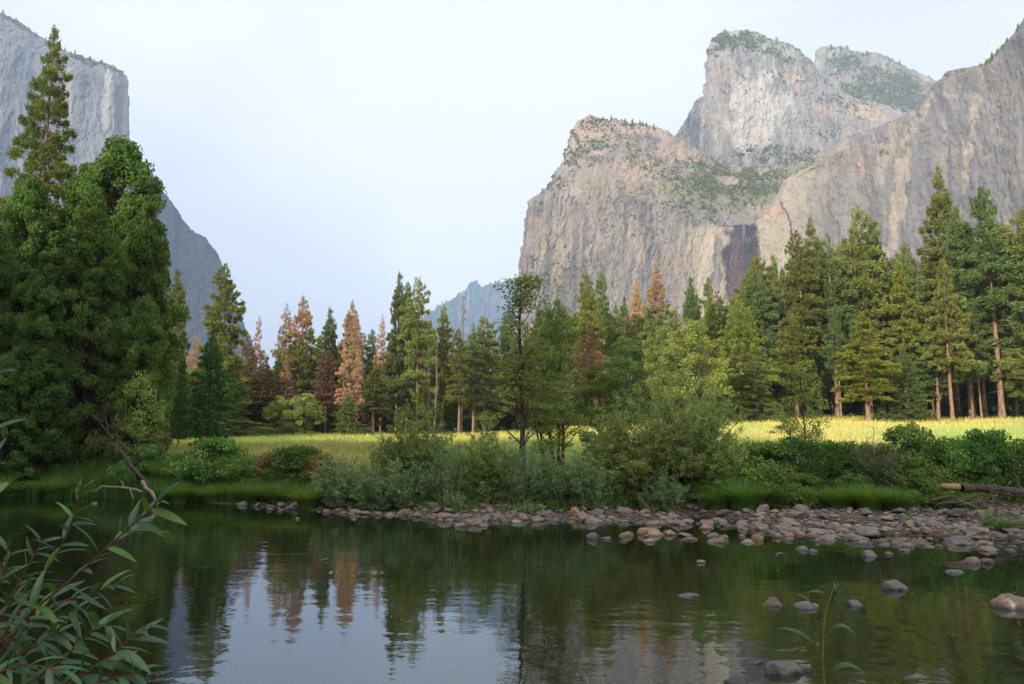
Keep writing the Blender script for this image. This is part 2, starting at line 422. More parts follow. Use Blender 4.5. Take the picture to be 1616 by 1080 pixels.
def water():
    m, t, N, L = new_mat('river_water')
    o = N('ShaderNodeOutputMaterial')
    tc = N('ShaderNodeTexCoord')
    mp = N('ShaderNodeMapping'); mp.inputs['Scale'].default_value = (0.75, 1.0, 1.0)
    mp.inputs['Rotation'].default_value = (0, 0, 0.12)
    L(tc.outputs['Object'], mp.inputs['Vector'])
    a = N('ShaderNodeTexNoise'); a.inputs['Scale'].default_value = 3.2; a.inputs['Detail'].default_value = 3.0; a.inputs['Roughness'].default_value = 0.5
    c = N('ShaderNodeTexNoise'); c.inputs['Scale'].default_value = 0.55; c.inputs['Detail'].default_value = 2.0
    k = N('ShaderNodeTexNoise'); k.inputs['Scale'].default_value = 0.16; k.inputs['Detail'].default_value = 3.0
    for n in (a, c, k): L(mp.outputs[0], n.inputs['Vector'])
    calm = N('ShaderNodeMapRange'); calm.inputs['From Min'].default_value = 0.38; calm.inputs['From Max'].default_value = 0.68
    calm.inputs['To Min'].default_value = 0.35; calm.inputs['To Max'].default_value = 1.3
    L(k.outputs['Fac'], calm.inputs['Value'])
    mm = N('ShaderNodeMath'); mm.operation = 'MULTIPLY'; L(a.outputs['Fac'], mm.inputs[0]); L(calm.outputs[0], mm.inputs[1])
    b1 = N('ShaderNodeBump'); b1.inputs['Strength'].default_value = 1.0; b1.inputs['Distance'].default_value = 0.0055
    L(mm.outputs[0], b1.inputs['Height'])
    b2 = N('ShaderNodeBump'); b2.inputs['Strength'].default_value = 1.0; b2.inputs['Distance'].default_value = 0.011
    L(c.outputs['Fac'], b2.inputs['Height']); L(b1.outputs[0], b2.inputs['Normal'])
    fr = N('ShaderNodeFresnel'); fr.inputs['IOR'].default_value = 1.9; L(b2.outputs[0], fr.inputs['Normal'])
    g = N('ShaderNodeBsdfGlossy'); g.inputs['Roughness'].default_value = 0.015; g.inputs['Color'].default_value = (0.84, 0.92, 1.0, 1); L(b2.outputs[0], g.inputs['Normal'])
    tr = N('ShaderNodeBsdfTransparent'); tr.inputs['Color'].default_value = (0.22, 0.22, 0.12, 1)
    df = N('ShaderNodeBsdfDiffuse'); df.inputs['Color'].default_value = (0.018, 0.019, 0.008, 1)
    m0 = N('ShaderNodeMixShader'); m0.inputs[0].default_value = 0.45; L(df.outputs[0], m0.inputs[1]); L(tr.outputs[0], m0.inputs[2])
    mx = N('ShaderNodeMixShader'); L(fr.outputs[0], mx.inputs[0]); L(m0.outputs[0], mx.inputs[1]); L(g.outputs[0], mx.inputs[2])
    L(mx.outputs[0], o.inputs['Surface'])
    xs = np.linspace(-500, 500, 41); ys = np.linspace(-4, 52, 9)
    X, Y = np.meshgrid(xs, ys); nx, ny = len(xs), len(ys)
    i = (np.arange(ny - 1)[:, None] * nx + np.arange(nx - 1)[None]).ravel()
    ob = link_mesh('water', np.stack([X, Y, X * 0], -1).reshape(-1, 3), np.stack([i, i + 1, i + nx + 1, i + nx], -1), m, None, None, True)
    tag(ob, 'calm dark river mirroring the trees, the cliffs and the pale sky', 'water', None, 'structure')
water()

def valley_side():
    "the wooded slope behind the camera whose evening shade lies over the river"
    s = np.concatenate([np.linspace(-420, -165, 40), np.linspace(-162, -150, 16), np.linspace(-147, -30, 30)])
    t = np.linspace(-620, 620, 420)
    T, SS = np.meshgrid(t, s)
    crest = 2.6 + (156 + 54) * math.tan(SUN_EL)
    h = np.interp(SS, [-420, -156, -30], [crest + 4 - 46, crest - 1.5, 0.8])
    h = h + (fbm(T * 0.16, SS * 0.16, 0, 3, 77) - 0.35) * 9 * sstep(-30, -70, SS) + (fbm(T * 0.02, 0, 0, 2, 70) - 0.5) * 5
    sx, cx_ = math.sin(SUN_OFF), math.cos(SUN_OFF)
    X = SS * sx + T * cx_; Y = SS * cx_ - T * sx
    C = np.array([0.035, 0.05, 0.022]) * (0.6 + 0.8 * fbm(T * 0.3, SS * 0.3, 0, 3, 4))[..., None]
    nx = len(t); ny = len(s)
    i = (np.arange(ny - 1)[:, None] * nx + np.arange(nx - 1)[None]).ravel()
    o = link_mesh('hill', np.stack([X, Y, h], -1).reshape(-1, 3), np.stack([i, i + 1, i + nx + 1, i + nx], -1), M['ground'], None, C.reshape(-1, 3), True)
    tag(o, 'wooded valley side rising behind the near river bank', 'hill', None, 'structure')
valley_side()

# ------------------------------------------------------------------ mountains
def poly_x(pl, u):
    pl = np.asarray(pl, float)
    x = pl[0, 0] + (pl[-1, 0] - pl[0, 0]) * u
    return np.stack([x, np.interp(x, pl[:, 0], pl[:, 1]), np.interp(x, pl[:, 0], pl[:, 2])], -1)
FAR_K = 0.7                                   # how far off the cliffs stand
def mountain(name, label, rails, nu, nv, seed, amp, colour, closing=(60, 400), tooth=1.0, brush=None):
    """A rock face lofted through rails (bottom to top), each a line of (pixel x, pixel y, depth), then roughened in depth with
    ribs, slabs and ledges and closed over the back."""
    u = np.linspace(0, 1, nu)
    R = [poly_x(r, u) for r in rails]
    seg = np.linspace(0, len(R) - 1, nv)
    k = np.minimum(seg.astype(int), len(R) - 2); f = (seg - k)[:, None, None]
    RR = np.stack(R); RR[..., 2] *= FAR_K
    G = RR[k] * (1 - f) + RR[k + 1] * f                       # nv, nu, (px, py, Y)
    px, py = G[..., 0], G[..., 1]
    P = at(px, py, G[..., 2])
    sc = G[..., 2].mean() / 1500.0                             # sizes below are for 1500 m
    mid = P.mean(0)                                            # x below runs along the face, whichever way it turns
    run = np.concatenate([[0], np.cumsum(np.linalg.norm(np.diff(mid[:, :2], axis=0), axis=1))]) / sc
    x = np.broadcast_to(run[None] + mid[0, 0] / sc, px.shape) + (P[..., 0] - mid[None, :, 0]) / sc * 0.5
    z, y = P[..., 2] / sc, P[..., 1] / sc * 0 + 0.0
    wob = (fbm(x * 0.008, z * 0.008, 0, 3, seed + 50) - 0.5) * 20
    steep = 1.0
    gy = np.abs(np.gradient(P[..., 1], axis=0)) / np.maximum(np.abs(np.gradient(P[..., 2], axis=0)), 1e-3)
    steep = np.clip(1.25 - gy * 0.8, 0.25, 1.0)
    rib = fbm((x + wob) * 0.024, z * 0.0032, 0, 5, seed, 0.55)
    slabn = fbm((x + wob) * 0.030, z * 0.0075, 0, 3, seed + 3)
    sl = slabn * 9; slab = (np.floor(sl) + sstep(0.0, 0.22, sl - np.floor(sl))) / 9
    ridged = 1 - np.abs(2 * fbm((x + wob * 0.5) * 0.055, z * 0.010, 0, 4, seed + 9) - 1)
    crk0 = 1 - np.abs(2 * fbm(x * 0.035 + 9, z * 0.05, 0, 4, seed + 260) - 1)
    fine = fbm(x * 0.16, z * 0.09, 0, 3, seed + 13)
    blocky = fbm(x * 0.05, z * 0.06, y * 0.02, 5, seed + 23, 0.6)
    disp = amp * sc * (steep * (30 * (rib - 0.5) + 17 * (slab - 0.5) + 8 * (ridged - 0.7) - 5 * sstep(0.92, 0.985, ridged) - 1.5 * sstep(0.95, 0.99, crk0)) + 8.0 * (fine - 0.5) + 3.2 * (fbm(x * 0.45, z * 0.28, 0, 2, seed + 41) - 0.5) + (1.1 - steep) * 28 * (blocky - 0.5))
    P2 = P.copy()
    dirv = norm(P - np.array([0, 0, CAMZ]))
    P2 = P2 - dirv * disp[..., None]
    P2[..., 2] += (fine - 0.5) * 6 * sc * tooth + (fbm(x * 0.06, z * 0.06, 0, 4, seed + 31, 0.6) - 0.5) * 14 * sc * tooth * sstep(0.5, 1.0, seg / seg[-1])[:, None]
    P2[..., 0] += (fbm(x * 0.05, z * 0.05, 0, 4, seed + 37, 0.6) - 0.5) * 14 * sc * tooth
    C = colour(px, py, x, z, dict(rib=rib, slab=slab, ridged=ridged, fine=fine, wob=wob, steep=steep, disp=disp / sc, seed=seed, blocky=blocky))
    # slopes and the back, so that the mountain is a body
    b1 = P2[-1] + dirv[-1] * closing[0] + np.array([0, 0, 2.0]); b2 = P2[-1] + dirv[-1] * closing[1] - np.array([0, 0, closing[1] * 0.5])
    b3 = b2 + dirv[-1] * closing[1]; b3[..., 2] = -20
    A = np.concatenate([P2, b1[None], b2[None], b3[None]]); CC = np.concatenate([C, C[-1:], C[-1:], C[-1:]])
    back = np.array([0, 1.0, 0])
    def side(col, s):
        e1 = A[:, col] + dirv[0, col] * closing[0] + np.array([s * 10.0, 0, 0]) * sc
        e2 = A[:, col] + dirv[0, col] * (closing[0] + closing[1]) + np.array([s * 60.0, 0, 0]) * sc
        return e1, e2
    l1, l2 = side(0, 1); r1, r2 = side(-1, -1)
    A = np.concatenate([l2[:, None], l1[:, None], A, r1[:, None], r2[:, None]], 1)
    CC = np.concatenate([CC[:, :1], CC[:, :1], CC, CC[:, -1:], CC[:, -1:]], 1)
    ny, nx = A.shape[:2]
    i = (np.arange(ny - 1)[:, None] * nx + np.arange(nx - 1)[None]).ravel()
    o = link_mesh(name, A.reshape(-1, 3), np.stack([i, i + 1, i + nx + 1, i + nx], -1), M['rock'], None, CC.reshape(-1, 3), False)
    tag(o, label, 'mountain', None, 'structure')
    if brush: scatter_brush(name, P2, px, py, brush, seed, sc)
    return P2, px, py

def scatter_brush(name, P, px, py, spots, seed, sc):
    "brush and small trees on the ledges: clumps of leaf faces standing on the rock"
    rng = np.random.default_rng(seed + 900)
    F = P.reshape(-1, 3); fx = px.ravel(); fy = py.ravel()
    pat = fbm(fx * 0.05, fy * 0.07, 0, 4, seed + 5)
    pr = np.zeros(len(F))
    for (cx, cy, rx, ry, n, rot) in spots:
        c, s = math.cos(math.radians(rot)), math.sin(math.radians(rot))
        dx, dy = fx - cx, fy - cy
        q = ((dx * c + dy * s) / rx) ** 2 + ((-dx * s + dy * c) / ry) ** 2
        pr = np.maximum(pr, n * np.clip(1.35 - q, 0, 1))
    pr = pr * sstep(0.34, 0.56, pat)
    pick = np.nonzero(rng.random(len(F)) < pr)[0]
    if len(pick) == 0: return
    c = F[pick]; n = len(c)
    size = rng.uniform(0.9, 2.5, n) * sc * np.where(rng.random(n) < 0.12, 1.7, 1.0)
    K = 16
    cc = np.repeat(c, K, 0); ss = np.repeat(size, K)
    hh = rng.random(n * K); off = rng.normal(size=(n * K, 3)) * (0.75 * (1.1 - hh))[:, None]; off[:, 2] = hh * np.repeat(rng.uniform(0.9, 2.6, n), K)
    p = cc + off * ss[:, None]
    a = rand_unit(rng, n * K); b = perp(rng, a)
    mb = MB()
    tn = np.repeat(rng.uniform(0.6, 1.35, n), K) * rng.uniform(0.7, 1.3, n * K)
    mb.cards(p, a, b, ss * rng.uniform(0.35, 0.8, n * K), ss * rng.uniform(0.25, 0.5, n * K), tn)
    o = mb.build('brush_vegetation', M['brush'])
    tag(o, BRUSH_LABEL[name + str(seed)], 'brush', None, 'stuff')
BRUSH_LABEL = {}

def lerp3(a, b, t): return a + (np.asarray(b) - a) * t[..., None]
def granite(px, py, x, z, d, base=(0.33, 0.31, 0.30), tan=(0.395, 0.335, 0.255), dark=(0.19, 0.18, 0.185), orange=(0.40, 0.25, 0.155), k_tan=1.0, k_dark=1.0, k_or=1.0, pale=(0.47, 0.44, 0.40)):
    s = d['seed']; w = d['wob']
    st = fbm((x + w) * 0.045, z * 0.0035, 0, 4, s + 100)
    st2 = fbm((x + w * 0.6) * 0.12, z * 0.010, 0, 4, s + 140)
    blot = fbm(x * 0.012, z * 0.012, 0, 4, s + 170)
    C = np.broadcast_to(np.array(base), px.shape + (3,)).copy()
    C = lerp3(C, tan, sstep(0.44, 0.62, blot * 0.6 + st * 0.4) * 0.75 * k_tan)
    C = lerp3(C, dark, sstep(0.48, 0.62, st) * 0.9 * k_dark * d['steep'])
    C = lerp3(C, pale, sstep(0.54, 0.74, st2) * 0.5)
    C = lerp3(C, dark, sstep(0.55, 0.72, fbm((x + w) * 0.2, z * 0.02, 0, 3, s + 190)) * 0.6 * k_dark * d['steep'])
    C = lerp3(C, orange, sstep(0.60, 0.74, fbm(x * 0.03, z * 0.022, 0, 4, s + 210)) * 0.22 * k_or)
    C = lerp3(C, np.array(dark) * 0.6, sstep(0.93, 0.985, d['ridged']) * 0.35)
    crk = 1 - np.abs(2 * fbm(x * 0.035 + 9, z * 0.05, 0, 4, s + 260) - 1)
    C = lerp3(C, np.array(dark) * 0.6, sstep(0.965, 0.995, crk) * 0.25)
    C *= np.array([0.425, 0.425, 0.420])
    C *= (0.82 + 0.36 * fbm(x * 0.3, z * 0.25, 0, 2, s + 240))[..., None]
    return C
def blob(px, py, cx, cy, rx, ry, rot=0.0, rough=0.35, seed=1):
    c, s = math.cos(math.radians(rot)), math.sin(math.radians(rot))
    dx, dy = px - cx, py - cy
    q = np.sqrt(((dx * c + dy * s) / rx) ** 2 + ((-dx * s + dy * c) / ry) ** 2)
    q = q + (fbm(px * 0.09, py * 0.05, 0, 4, seed) - 0.5) * rough * 3
    return 1 - sstep(0.7, 1.1, q)

# far ridge at the head of the valley
BRUSH_LABEL['mountain1'] = 'dark conifers covering the far blue ridge between the cliffs'
mountain('mountain', 'low blue wooded ridge far up the valley between the two cliffs',
         [[(600, 720, 6500), (900, 720, 6500)], [(612, 580, 6700), (650, 560, 6700), (900, 560, 6700)],
          [(622, 560, 6900), (650, 525, 6900), (675, 497, 6900), (700, 480, 6900), (716, 470, 6900), (735, 458, 6900), (742, 447, 6900), (751, 445, 6900), (760, 450, 6900), (790, 446, 6900), (815, 440, 6900), (850, 428, 6900), (900, 420, 6900)]],
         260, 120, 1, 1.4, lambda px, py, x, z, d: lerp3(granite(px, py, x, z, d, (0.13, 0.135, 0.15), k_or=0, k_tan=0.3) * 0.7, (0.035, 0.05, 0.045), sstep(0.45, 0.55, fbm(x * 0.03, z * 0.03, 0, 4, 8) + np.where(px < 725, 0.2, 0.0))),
         (80, 900), 1.0, [(690, 500, 60, 14, 0.5, -30), (800, 452, 60, 12, 0.25, 0)])

# the great wall on the left: prow and its lower eastern buttress
def col_cap(px, py, x, z, d):
    C = np.array([0.68, 0.71, 0.77]) * granite(px, py, x, z, d, (0.36, 0.335, 0.32), (0.45, 0.385, 0.32), (0.21, 0.21, 0.235), (0.42, 0.29, 0.20), 0.8, 1.15, 0.4, (0.50, 0.47, 0.43))
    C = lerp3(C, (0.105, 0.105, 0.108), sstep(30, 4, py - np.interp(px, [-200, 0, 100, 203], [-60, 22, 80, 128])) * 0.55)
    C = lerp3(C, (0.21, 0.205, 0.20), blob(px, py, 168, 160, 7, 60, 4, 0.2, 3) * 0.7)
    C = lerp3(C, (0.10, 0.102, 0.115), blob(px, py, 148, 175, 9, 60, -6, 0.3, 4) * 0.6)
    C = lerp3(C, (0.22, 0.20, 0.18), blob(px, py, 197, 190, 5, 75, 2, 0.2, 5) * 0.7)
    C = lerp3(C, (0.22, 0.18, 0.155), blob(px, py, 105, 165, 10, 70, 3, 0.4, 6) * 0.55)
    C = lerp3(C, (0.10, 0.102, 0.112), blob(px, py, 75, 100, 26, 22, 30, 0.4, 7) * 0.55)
    return C
BRUSH_LABEL['mountain11'] = 'scattered small trees along the sloping rim of the left cliff'
mountain('mountain', 'steep grey shoulder of the left cliff falling to the forest',
         [[(120, 760, 2600), (300, 760, 2900), (430, 760, 3100)],
          [(140, 560, 2680), (300, 560, 2950), (402, 560, 3150)],
          [(150, 400, 2720), (250, 430, 2900), (330, 480, 3050), (394, 532, 3180)],
          [(160, 205, 2800), (196, 222, 2800), (206, 236, 2810), (225, 256, 2850), (240, 275, 2880), (252, 294, 2900), (270, 320, 2930), (290, 350, 2960), (305, 364, 2990), (322, 375, 3010), (338, 392, 3040), (346, 404, 3060), (358, 436, 3090), (368, 462, 3120), (378, 492, 3150), (388, 520, 3180), (392, 530, 3200)]],
         360, 380, 10, 1.0, lambda px, py, x, z, d: col_cap(px, py, x, z, d) * 0.7, (60, 700), 0.7)
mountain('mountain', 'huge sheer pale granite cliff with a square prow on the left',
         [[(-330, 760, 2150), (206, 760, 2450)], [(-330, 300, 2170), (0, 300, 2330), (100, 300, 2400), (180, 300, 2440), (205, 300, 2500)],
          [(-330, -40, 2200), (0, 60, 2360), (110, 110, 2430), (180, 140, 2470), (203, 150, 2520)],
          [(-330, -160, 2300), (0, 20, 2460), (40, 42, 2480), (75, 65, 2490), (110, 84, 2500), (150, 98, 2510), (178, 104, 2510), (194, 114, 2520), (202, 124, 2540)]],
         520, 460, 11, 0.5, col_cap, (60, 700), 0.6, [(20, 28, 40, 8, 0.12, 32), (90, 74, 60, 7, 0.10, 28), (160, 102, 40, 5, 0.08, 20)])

# rocks on the right
def col_ridge(px, py, x, z, d):
    C = granite(px, py, x, z, d, (0.32, 0.295, 0.28), k_dark=0.7)
    return lerp3(C, (0.10, 0.11, 0.065), sstep(0.42, 0.58, fbm(x * 0.02, z * 0.02, 0, 4, 61)) * 0.75 * sstep(1280, 1330, px))
BRUSH_LABEL['mountain21'] = 'dense green brush and trees on the hindmost rocky ridge'
mountain('mountain', 'rounded brushy ridge showing behind the right-hand cliff top',
         [[(1240, 380, 2500), (1560, 380, 2400)], [(1270, 210, 2600), (1400, 230, 2560), (1560, 260, 2500)],
          [(1284, 105, 2800), (1288, 80, 2800), (1296, 73, 2800), (1315, 73, 2800), (1345, 80, 2800), (1365, 86, 2800), (1390, 87, 2800), (1420, 101, 2780), (1450, 117, 2760), (1475, 126, 2740), (1560, 170, 2700)]],
         260, 170, 21, 1.2, col_ridge, (60, 500), 1.0, [(1395, 140, 80, 34, 0.6, 14), (1335, 98, 30, 18, 0.5, 10), (1380, 88, 80, 5, 0.10, 12), (1440, 165, 40, 25, 0.25, 0), (1350, 150, 30, 18, 0.2, 0)])

def col_spire(px, py, x, z, d):
    C = granite(px, py, x, z, d, (0.35, 0.335, 0.33), (0.40, 0.34, 0.28), (0.24, 0.23, 0.235), k_dark=0.8, k_or=0.7, pale=(0.52, 0.49, 0.46))
    for (cx, cy, rx, ry, rot, k) in ((1370, 178, 42, 9, 20, 0.8), (1300, 172, 30, 8, 20, 0.6), (1265, 130, 26, 8, 20, 0.45), (1240, 118, 16, 8, 0, 0.35), (1180, 225, 22, 14, 0, 0.3)):
        C = lerp3(C, (0.27, 0.19, 0.145), blob(px, py, cx, cy, rx, ry, rot, 0.8, int(cx)) * k * 0.8)
    C = lerp3(C, (0.165, 0.16, 0.15), sstep(95, 60, py + (fbm(px * 0.05, py * 0.05, 0, 3, 9) - 0.5) * 50) * 0.7)
    C = lerp3(C, (0.36, 0.35, 0.335), blob(px, py, 1195, 175, 55, 60, 20, 0.5, 33) * 0.4)
    return C
BRUSH_LABEL['mountain31'] = 'bushes dotted over the tall grey granite tower'
mountain('mountain', 'shaded lower flank on the left of the tall granite tower',
         [[(1040, 420, 2350), (1160, 420, 2350)], [(1058, 260, 2370), (1160, 260, 2330)],
          [(1066, 216, 2400), (1074, 202, 2400), (1086, 182, 2400), (1096, 163, 2400), (1106, 154, 2390), (1116, 148, 2380), (1160, 148, 2380)]],
         120, 190, 30, 1.0, lambda px, py, x, z, d: granite(px, py, x, z, d, (0.26, 0.25, 0.25), k_tan=0.6, k_or=0.2), (40, 400), 0.6)
mountain('mountain', 'tall grey granite tower with a domed top and orange scars',
         [[(1100, 420, 2050), (1300, 420, 2040), (1500, 420, 2000)],
          [(1104, 262, 2080), (1200, 268, 2070), (1300, 265, 2060), (1380, 240, 2080), (1480, 240, 2080)],
          [(1108, 170, 2110), (1180, 175, 2090), (1260, 190, 2110), (1340, 195, 2180), (1400, 190, 2240), (1470, 200, 2260)],
          [(1115, 92, 2170), (1122, 66, 2190), (1160, 72, 2160), (1220, 90, 2170), (1280, 120, 2240), (1340, 152, 2300), (1400, 170, 2340), (1460, 190, 2350)],
          [(1120, 72, 2260), (1128, 62, 2270), (1145, 54, 2270), (1170, 50, 2270), (1195, 52, 2280), (1212, 60, 2280), (1235, 68, 2290), (1258, 76, 2300), (1275, 94, 2320), (1288, 108, 2330), (1302, 128, 2350), (1330, 146, 2360), (1390, 165, 2380), (1450, 186, 2390)]],
         420, 380, 31, 0.7, col_spire, (60, 500), 0.8,
         [(1140, 72, 26, 18, 0.3, 0), (1205, 74, 75, 20, 0.09, 15), (1240, 110, 60, 40, 0.015, 30), (1190, 130, 60, 60, 0.008, 0), (1330, 160, 60, 20, 0.03, 20), (1230, 245, 70, 14, 0.18, 0), (1320, 215, 50, 20, 0.03, 20)])

def col_lower(px, py, x, z, d):
    C = granite(px, py, x, z, d, (0.335, 0.305, 0.285), (0.42, 0.34, 0.25), (0.20, 0.19, 0.19), k_dark=0.9, k_or=0.8)
    lip = np.interp(px, [820, 870, 950, 1040, 1100, 1150, 1200, 1300], [300, 285, 285, 320, 342, 353, 355, 330])
    up = sstep(-4, -30, py - lip)
    scree = np.array([0.245, 0.185, 0.145])
    C = lerp3(C, scree, up * 0.65 * sstep(0.35, 0.6, fbm(x * 0.02, z * 0.03, 0, 4, 77)))
    C = lerp3(C, (0.105, 0.115, 0.06), up * sstep(1000, 1080, px) * sstep(228, 262, py) * sstep(0.36, 0.52, fbm(x * 0.016, z * 0.02, 0, 4, 78)) * 0.85)
    C = lerp3(C, (0.30, 0.255, 0.19), sstep(1060, 1110, px) * sstep(350, 366, py) * 0.65)
    for (cx, cy, rx, ry, k) in ((912, 300, 14, 10, 0.6), (948, 380, 9, 16, 0.7), (885, 345, 10, 14, 0.45), (845, 350, 10, 8, 0.4), (1010, 395, 9, 20, 0.35)):
        C = lerp3(C, (0.27, 0.20, 0.14), blob(px, py, cx, cy, rx, ry, 0, 0.9, int(cx)) * k * 0.6)
    fx = blob(px, py, 1166, 418, 30, 84, 0, 0.22, 91) * sstep(351, 358, py)
    C = lerp3(C, (0.036, 0.027, 0.032), fx * 0.98)
    C = lerp3(C, (0.075, 0.048, 0.042), blob(px, py, 1163, 440, 13, 55, 0, 0.5, 92) * fx * 0.8)
    C = lerp3(C, (0.22, 0.21, 0.20), sstep(0.66, 0.72, fbm(px * 0.22, py * 0.012, 0, 3, 93)) * fx * 0.35)
    C = lerp3(C, (0.06, 0.058, 0.062), blob(px, py, 1130, 420, 10, 50, 0, 0.4, 94) * 0.6)
    return C
BRUSH_LABEL['mountain41'] = 'green brush on the hanging ledge and slopes of the broad right rock'
mountain('mountain', 'broad weathered rock with a brushy hanging ledge right of the valley gap',
         [[(806, 760, 1420), (1000, 760, 1400), (1240, 760, 1380)],
          [(815, 500, 1450), (950, 500, 1440), (1100, 500, 1435), (1240, 500, 1420)],
          [(818, 420, 1465), (900, 410, 1455), (1000, 410, 1450), (1100, 420, 1450), (1240, 420, 1440)],
          [(832, 318, 1510), (870, 300, 1490), (950, 292, 1490), (1040, 326, 1480), (1100, 346, 1480), (1140, 356, 1480), (1200, 357, 1480), (1270, 345, 1480)],
          [(858, 300, 1580), (880, 285, 1560), (905, 250, 1580), (960, 250, 1580), (1060, 285, 1580), (1130, 310, 1600), (1200, 312, 1620), (1300, 290, 1620)],
          [(885, 262, 1640), (900, 228, 1650), (930, 215, 1660), (1000, 225, 1670), (1080, 252, 1690), (1150, 283, 1740), (1230, 280, 1780), (1330, 255, 1780)],
          [(893, 235, 1680), (904, 205, 1700), (915, 190, 1705), (930, 184, 1710), (960, 189, 1720), (1000, 196, 1730), (1040, 203, 1740), (1058, 211, 1750), (1076, 224, 1770), (1110, 241, 1800), (1165, 266, 1880), (1240, 262, 1940), (1340, 225, 1960)]],
         480, 560, 41, 0.55, col_lower, (50, 260), 0.9,
         [(1150, 292, 95, 34, 0.12, 10), (1225, 262, 60, 24, 0.14, -12), (930, 222, 50, 34, 0.05, -50), (890, 270, 20, 40, 0.05, 30), (985, 235, 80, 30, 0.020, 18),
          (1040, 262, 80, 26, 0.03, 22), (880, 440, 26, 45, 0.05, 20), (860, 400, 40, 30, 0.02, 0), (905, 430, 60, 40, 0.012, 0), (960, 195, 70, 7, 0.06, 6), (1000, 330, 120, 40, 0.012, 10), (1100, 330, 60, 16, 0.08, 18), (845, 360, 12, 60, 0.03, 15)])

def col_wall(px, py, x, z, d):
    C = granite(px, py, x, z, d, (0.30, 0.285, 0.275), (0.42, 0.345, 0.24), (0.205, 0.195, 0.205), k_dark=0.9, k_or=0.5, k_tan=0.8)
    C = lerp3(C, (0.285, 0.24, 0.18), sstep(1330, 1240, px) * 0.65)
    for (cx, cy, rx, ry, rot, k) in ((1415, 330, 12, 120, 10, 0.8), (1395, 250, 10, 50, 12, 0.5), (1532, 220, 7, 70, 8, 0.7), (1490, 250, 5, 60, 5, 0.45), (1452, 160, 18, 12, -30, 0.7), (1462, 170, 8, 45, 30, 0.5),
                               (1500, 150, 12, 8, 0, 0.6), (1320, 235, 24, 9, -20, 0.6), (1305, 275, 16, 9, -30, 0.5), (1560, 250, 8, 8, 0, 0.6), (1535, 160, 5, 22, 0, 0.5), (1590, 400, 10, 50, 0, 0.5), (1350, 330, 20, 60, 5, 0.3)):
        C = lerp3(C, (0.30, 0.255, 0.185), blob(px, py, cx, cy, rx, ry, rot, 0.8, int(cx)) * k * 0.6)
    for (cx, cy, rx, ry, rot, k) in ((1447, 330, 16, 150, 3, 0.7), (1475, 290, 18, 130, 2, 0.5), (1550, 330, 26, 130, 0, 0.4), (1600, 260, 22, 120, 0, 0.35), (1285, 320, 14, 30, 0, 0.35), (1350, 280, 14, 50, 0, 0.3)):
        C = lerp3(C, (0.125, 0.12, 0.12), blob(px, py, cx, cy, rx, ry, rot, 0.3, int(cx) + 5) * k)
    C = lerp3(C, (0.31, 0.20, 0.13), blob(px, py, 1215, 338, 26, 7, -25, 0.5, 301) * 0.7)
    C = lerp3(C, (0.31, 0.20, 0.13), blob(px, py, 1360, 262, 5, 16, 0, 0.5, 302) * 0.5)
    crack = np.abs(px - np.interp(py, [318, 330, 350, 388, 400, 425], [1232, 1238, 1248, 1251, 1258, 1272])) + np.where((py > 318) & (py < 425), 0, 99)
    C = lerp3(C, (0.06, 0.05, 0.048), 1 - sstep(1.0, 2.6, crack))
    fx = blob(px, py, 1182, 400, 17, 55, 0, 0.25, 95)
    C = lerp3(C, (0.036, 0.027, 0.032), fx * 0.97)
    return C
BRUSH_LABEL['mountain51'] = 'sparse bushes clinging to the tan streaked right cliff'
mountain('mountain', 'long sunlit tan streaked cliff wall filling the right side',
         [[(1196, 760, 1370), (1330, 760, 1240), (1616, 760, 930), (1900, 760, 640)],
          [(1192, 480, 1390), (1330, 480, 1260), (1616, 480, 950), (1900, 480, 660)],
          [(1188, 400, 1405), (1250, 360, 1350), (1330, 300, 1280), (1450, 260, 1165), (1616, 220, 975), (1900, 100, 690)],
          [(1183, 362, 1420), (1200, 350, 1405), (1217, 330, 1390), (1242, 290, 1375), (1290, 266, 1345), (1330, 226, 1315), (1385, 210, 1275), (1420, 194, 1245), (1446, 182, 1220), (1470, 146, 1200), (1500, 118, 1180), (1550, 110, 1140), (1577, 90, 1110), (1616, 45, 1040), (1700, -40, 950), (1900, -180, 740)],
          [(1184, 354, 1480), (1200, 345, 1450), (1217, 322, 1430), (1242, 283, 1420), (1290, 259, 1390), (1330, 220, 1370), (1385, 203, 1340), (1420, 187, 1310), (1446, 176, 1290), (1470, 139, 1280), (1498, 113, 1260), (1550, 105, 1230), (1577, 82, 1200), (1600, 52, 1150), (1616, 30, 1120), (1700, -60, 1040), (1900, -200, 830)]],
         560, 480, 51, 0.7, col_wall, (40, 300), 0.7,
         [(1575, 82, 26, 5, 0.12, -50), (1500, 116, 30, 4, 0.08, -10), (1394, 242, 9, 7, 0.15, 0), (1558, 290, 3, 5, 0.2, 0), (1545, 118, 40, 3, 0.05, 0), (1300, 262, 40, 3, 0.04, -25)])
# ------------------------------------------------------------------ plants
def stash(root):
    "prototype stays unlinked from view until it is placed"
    root['proto'] = 1
    return root

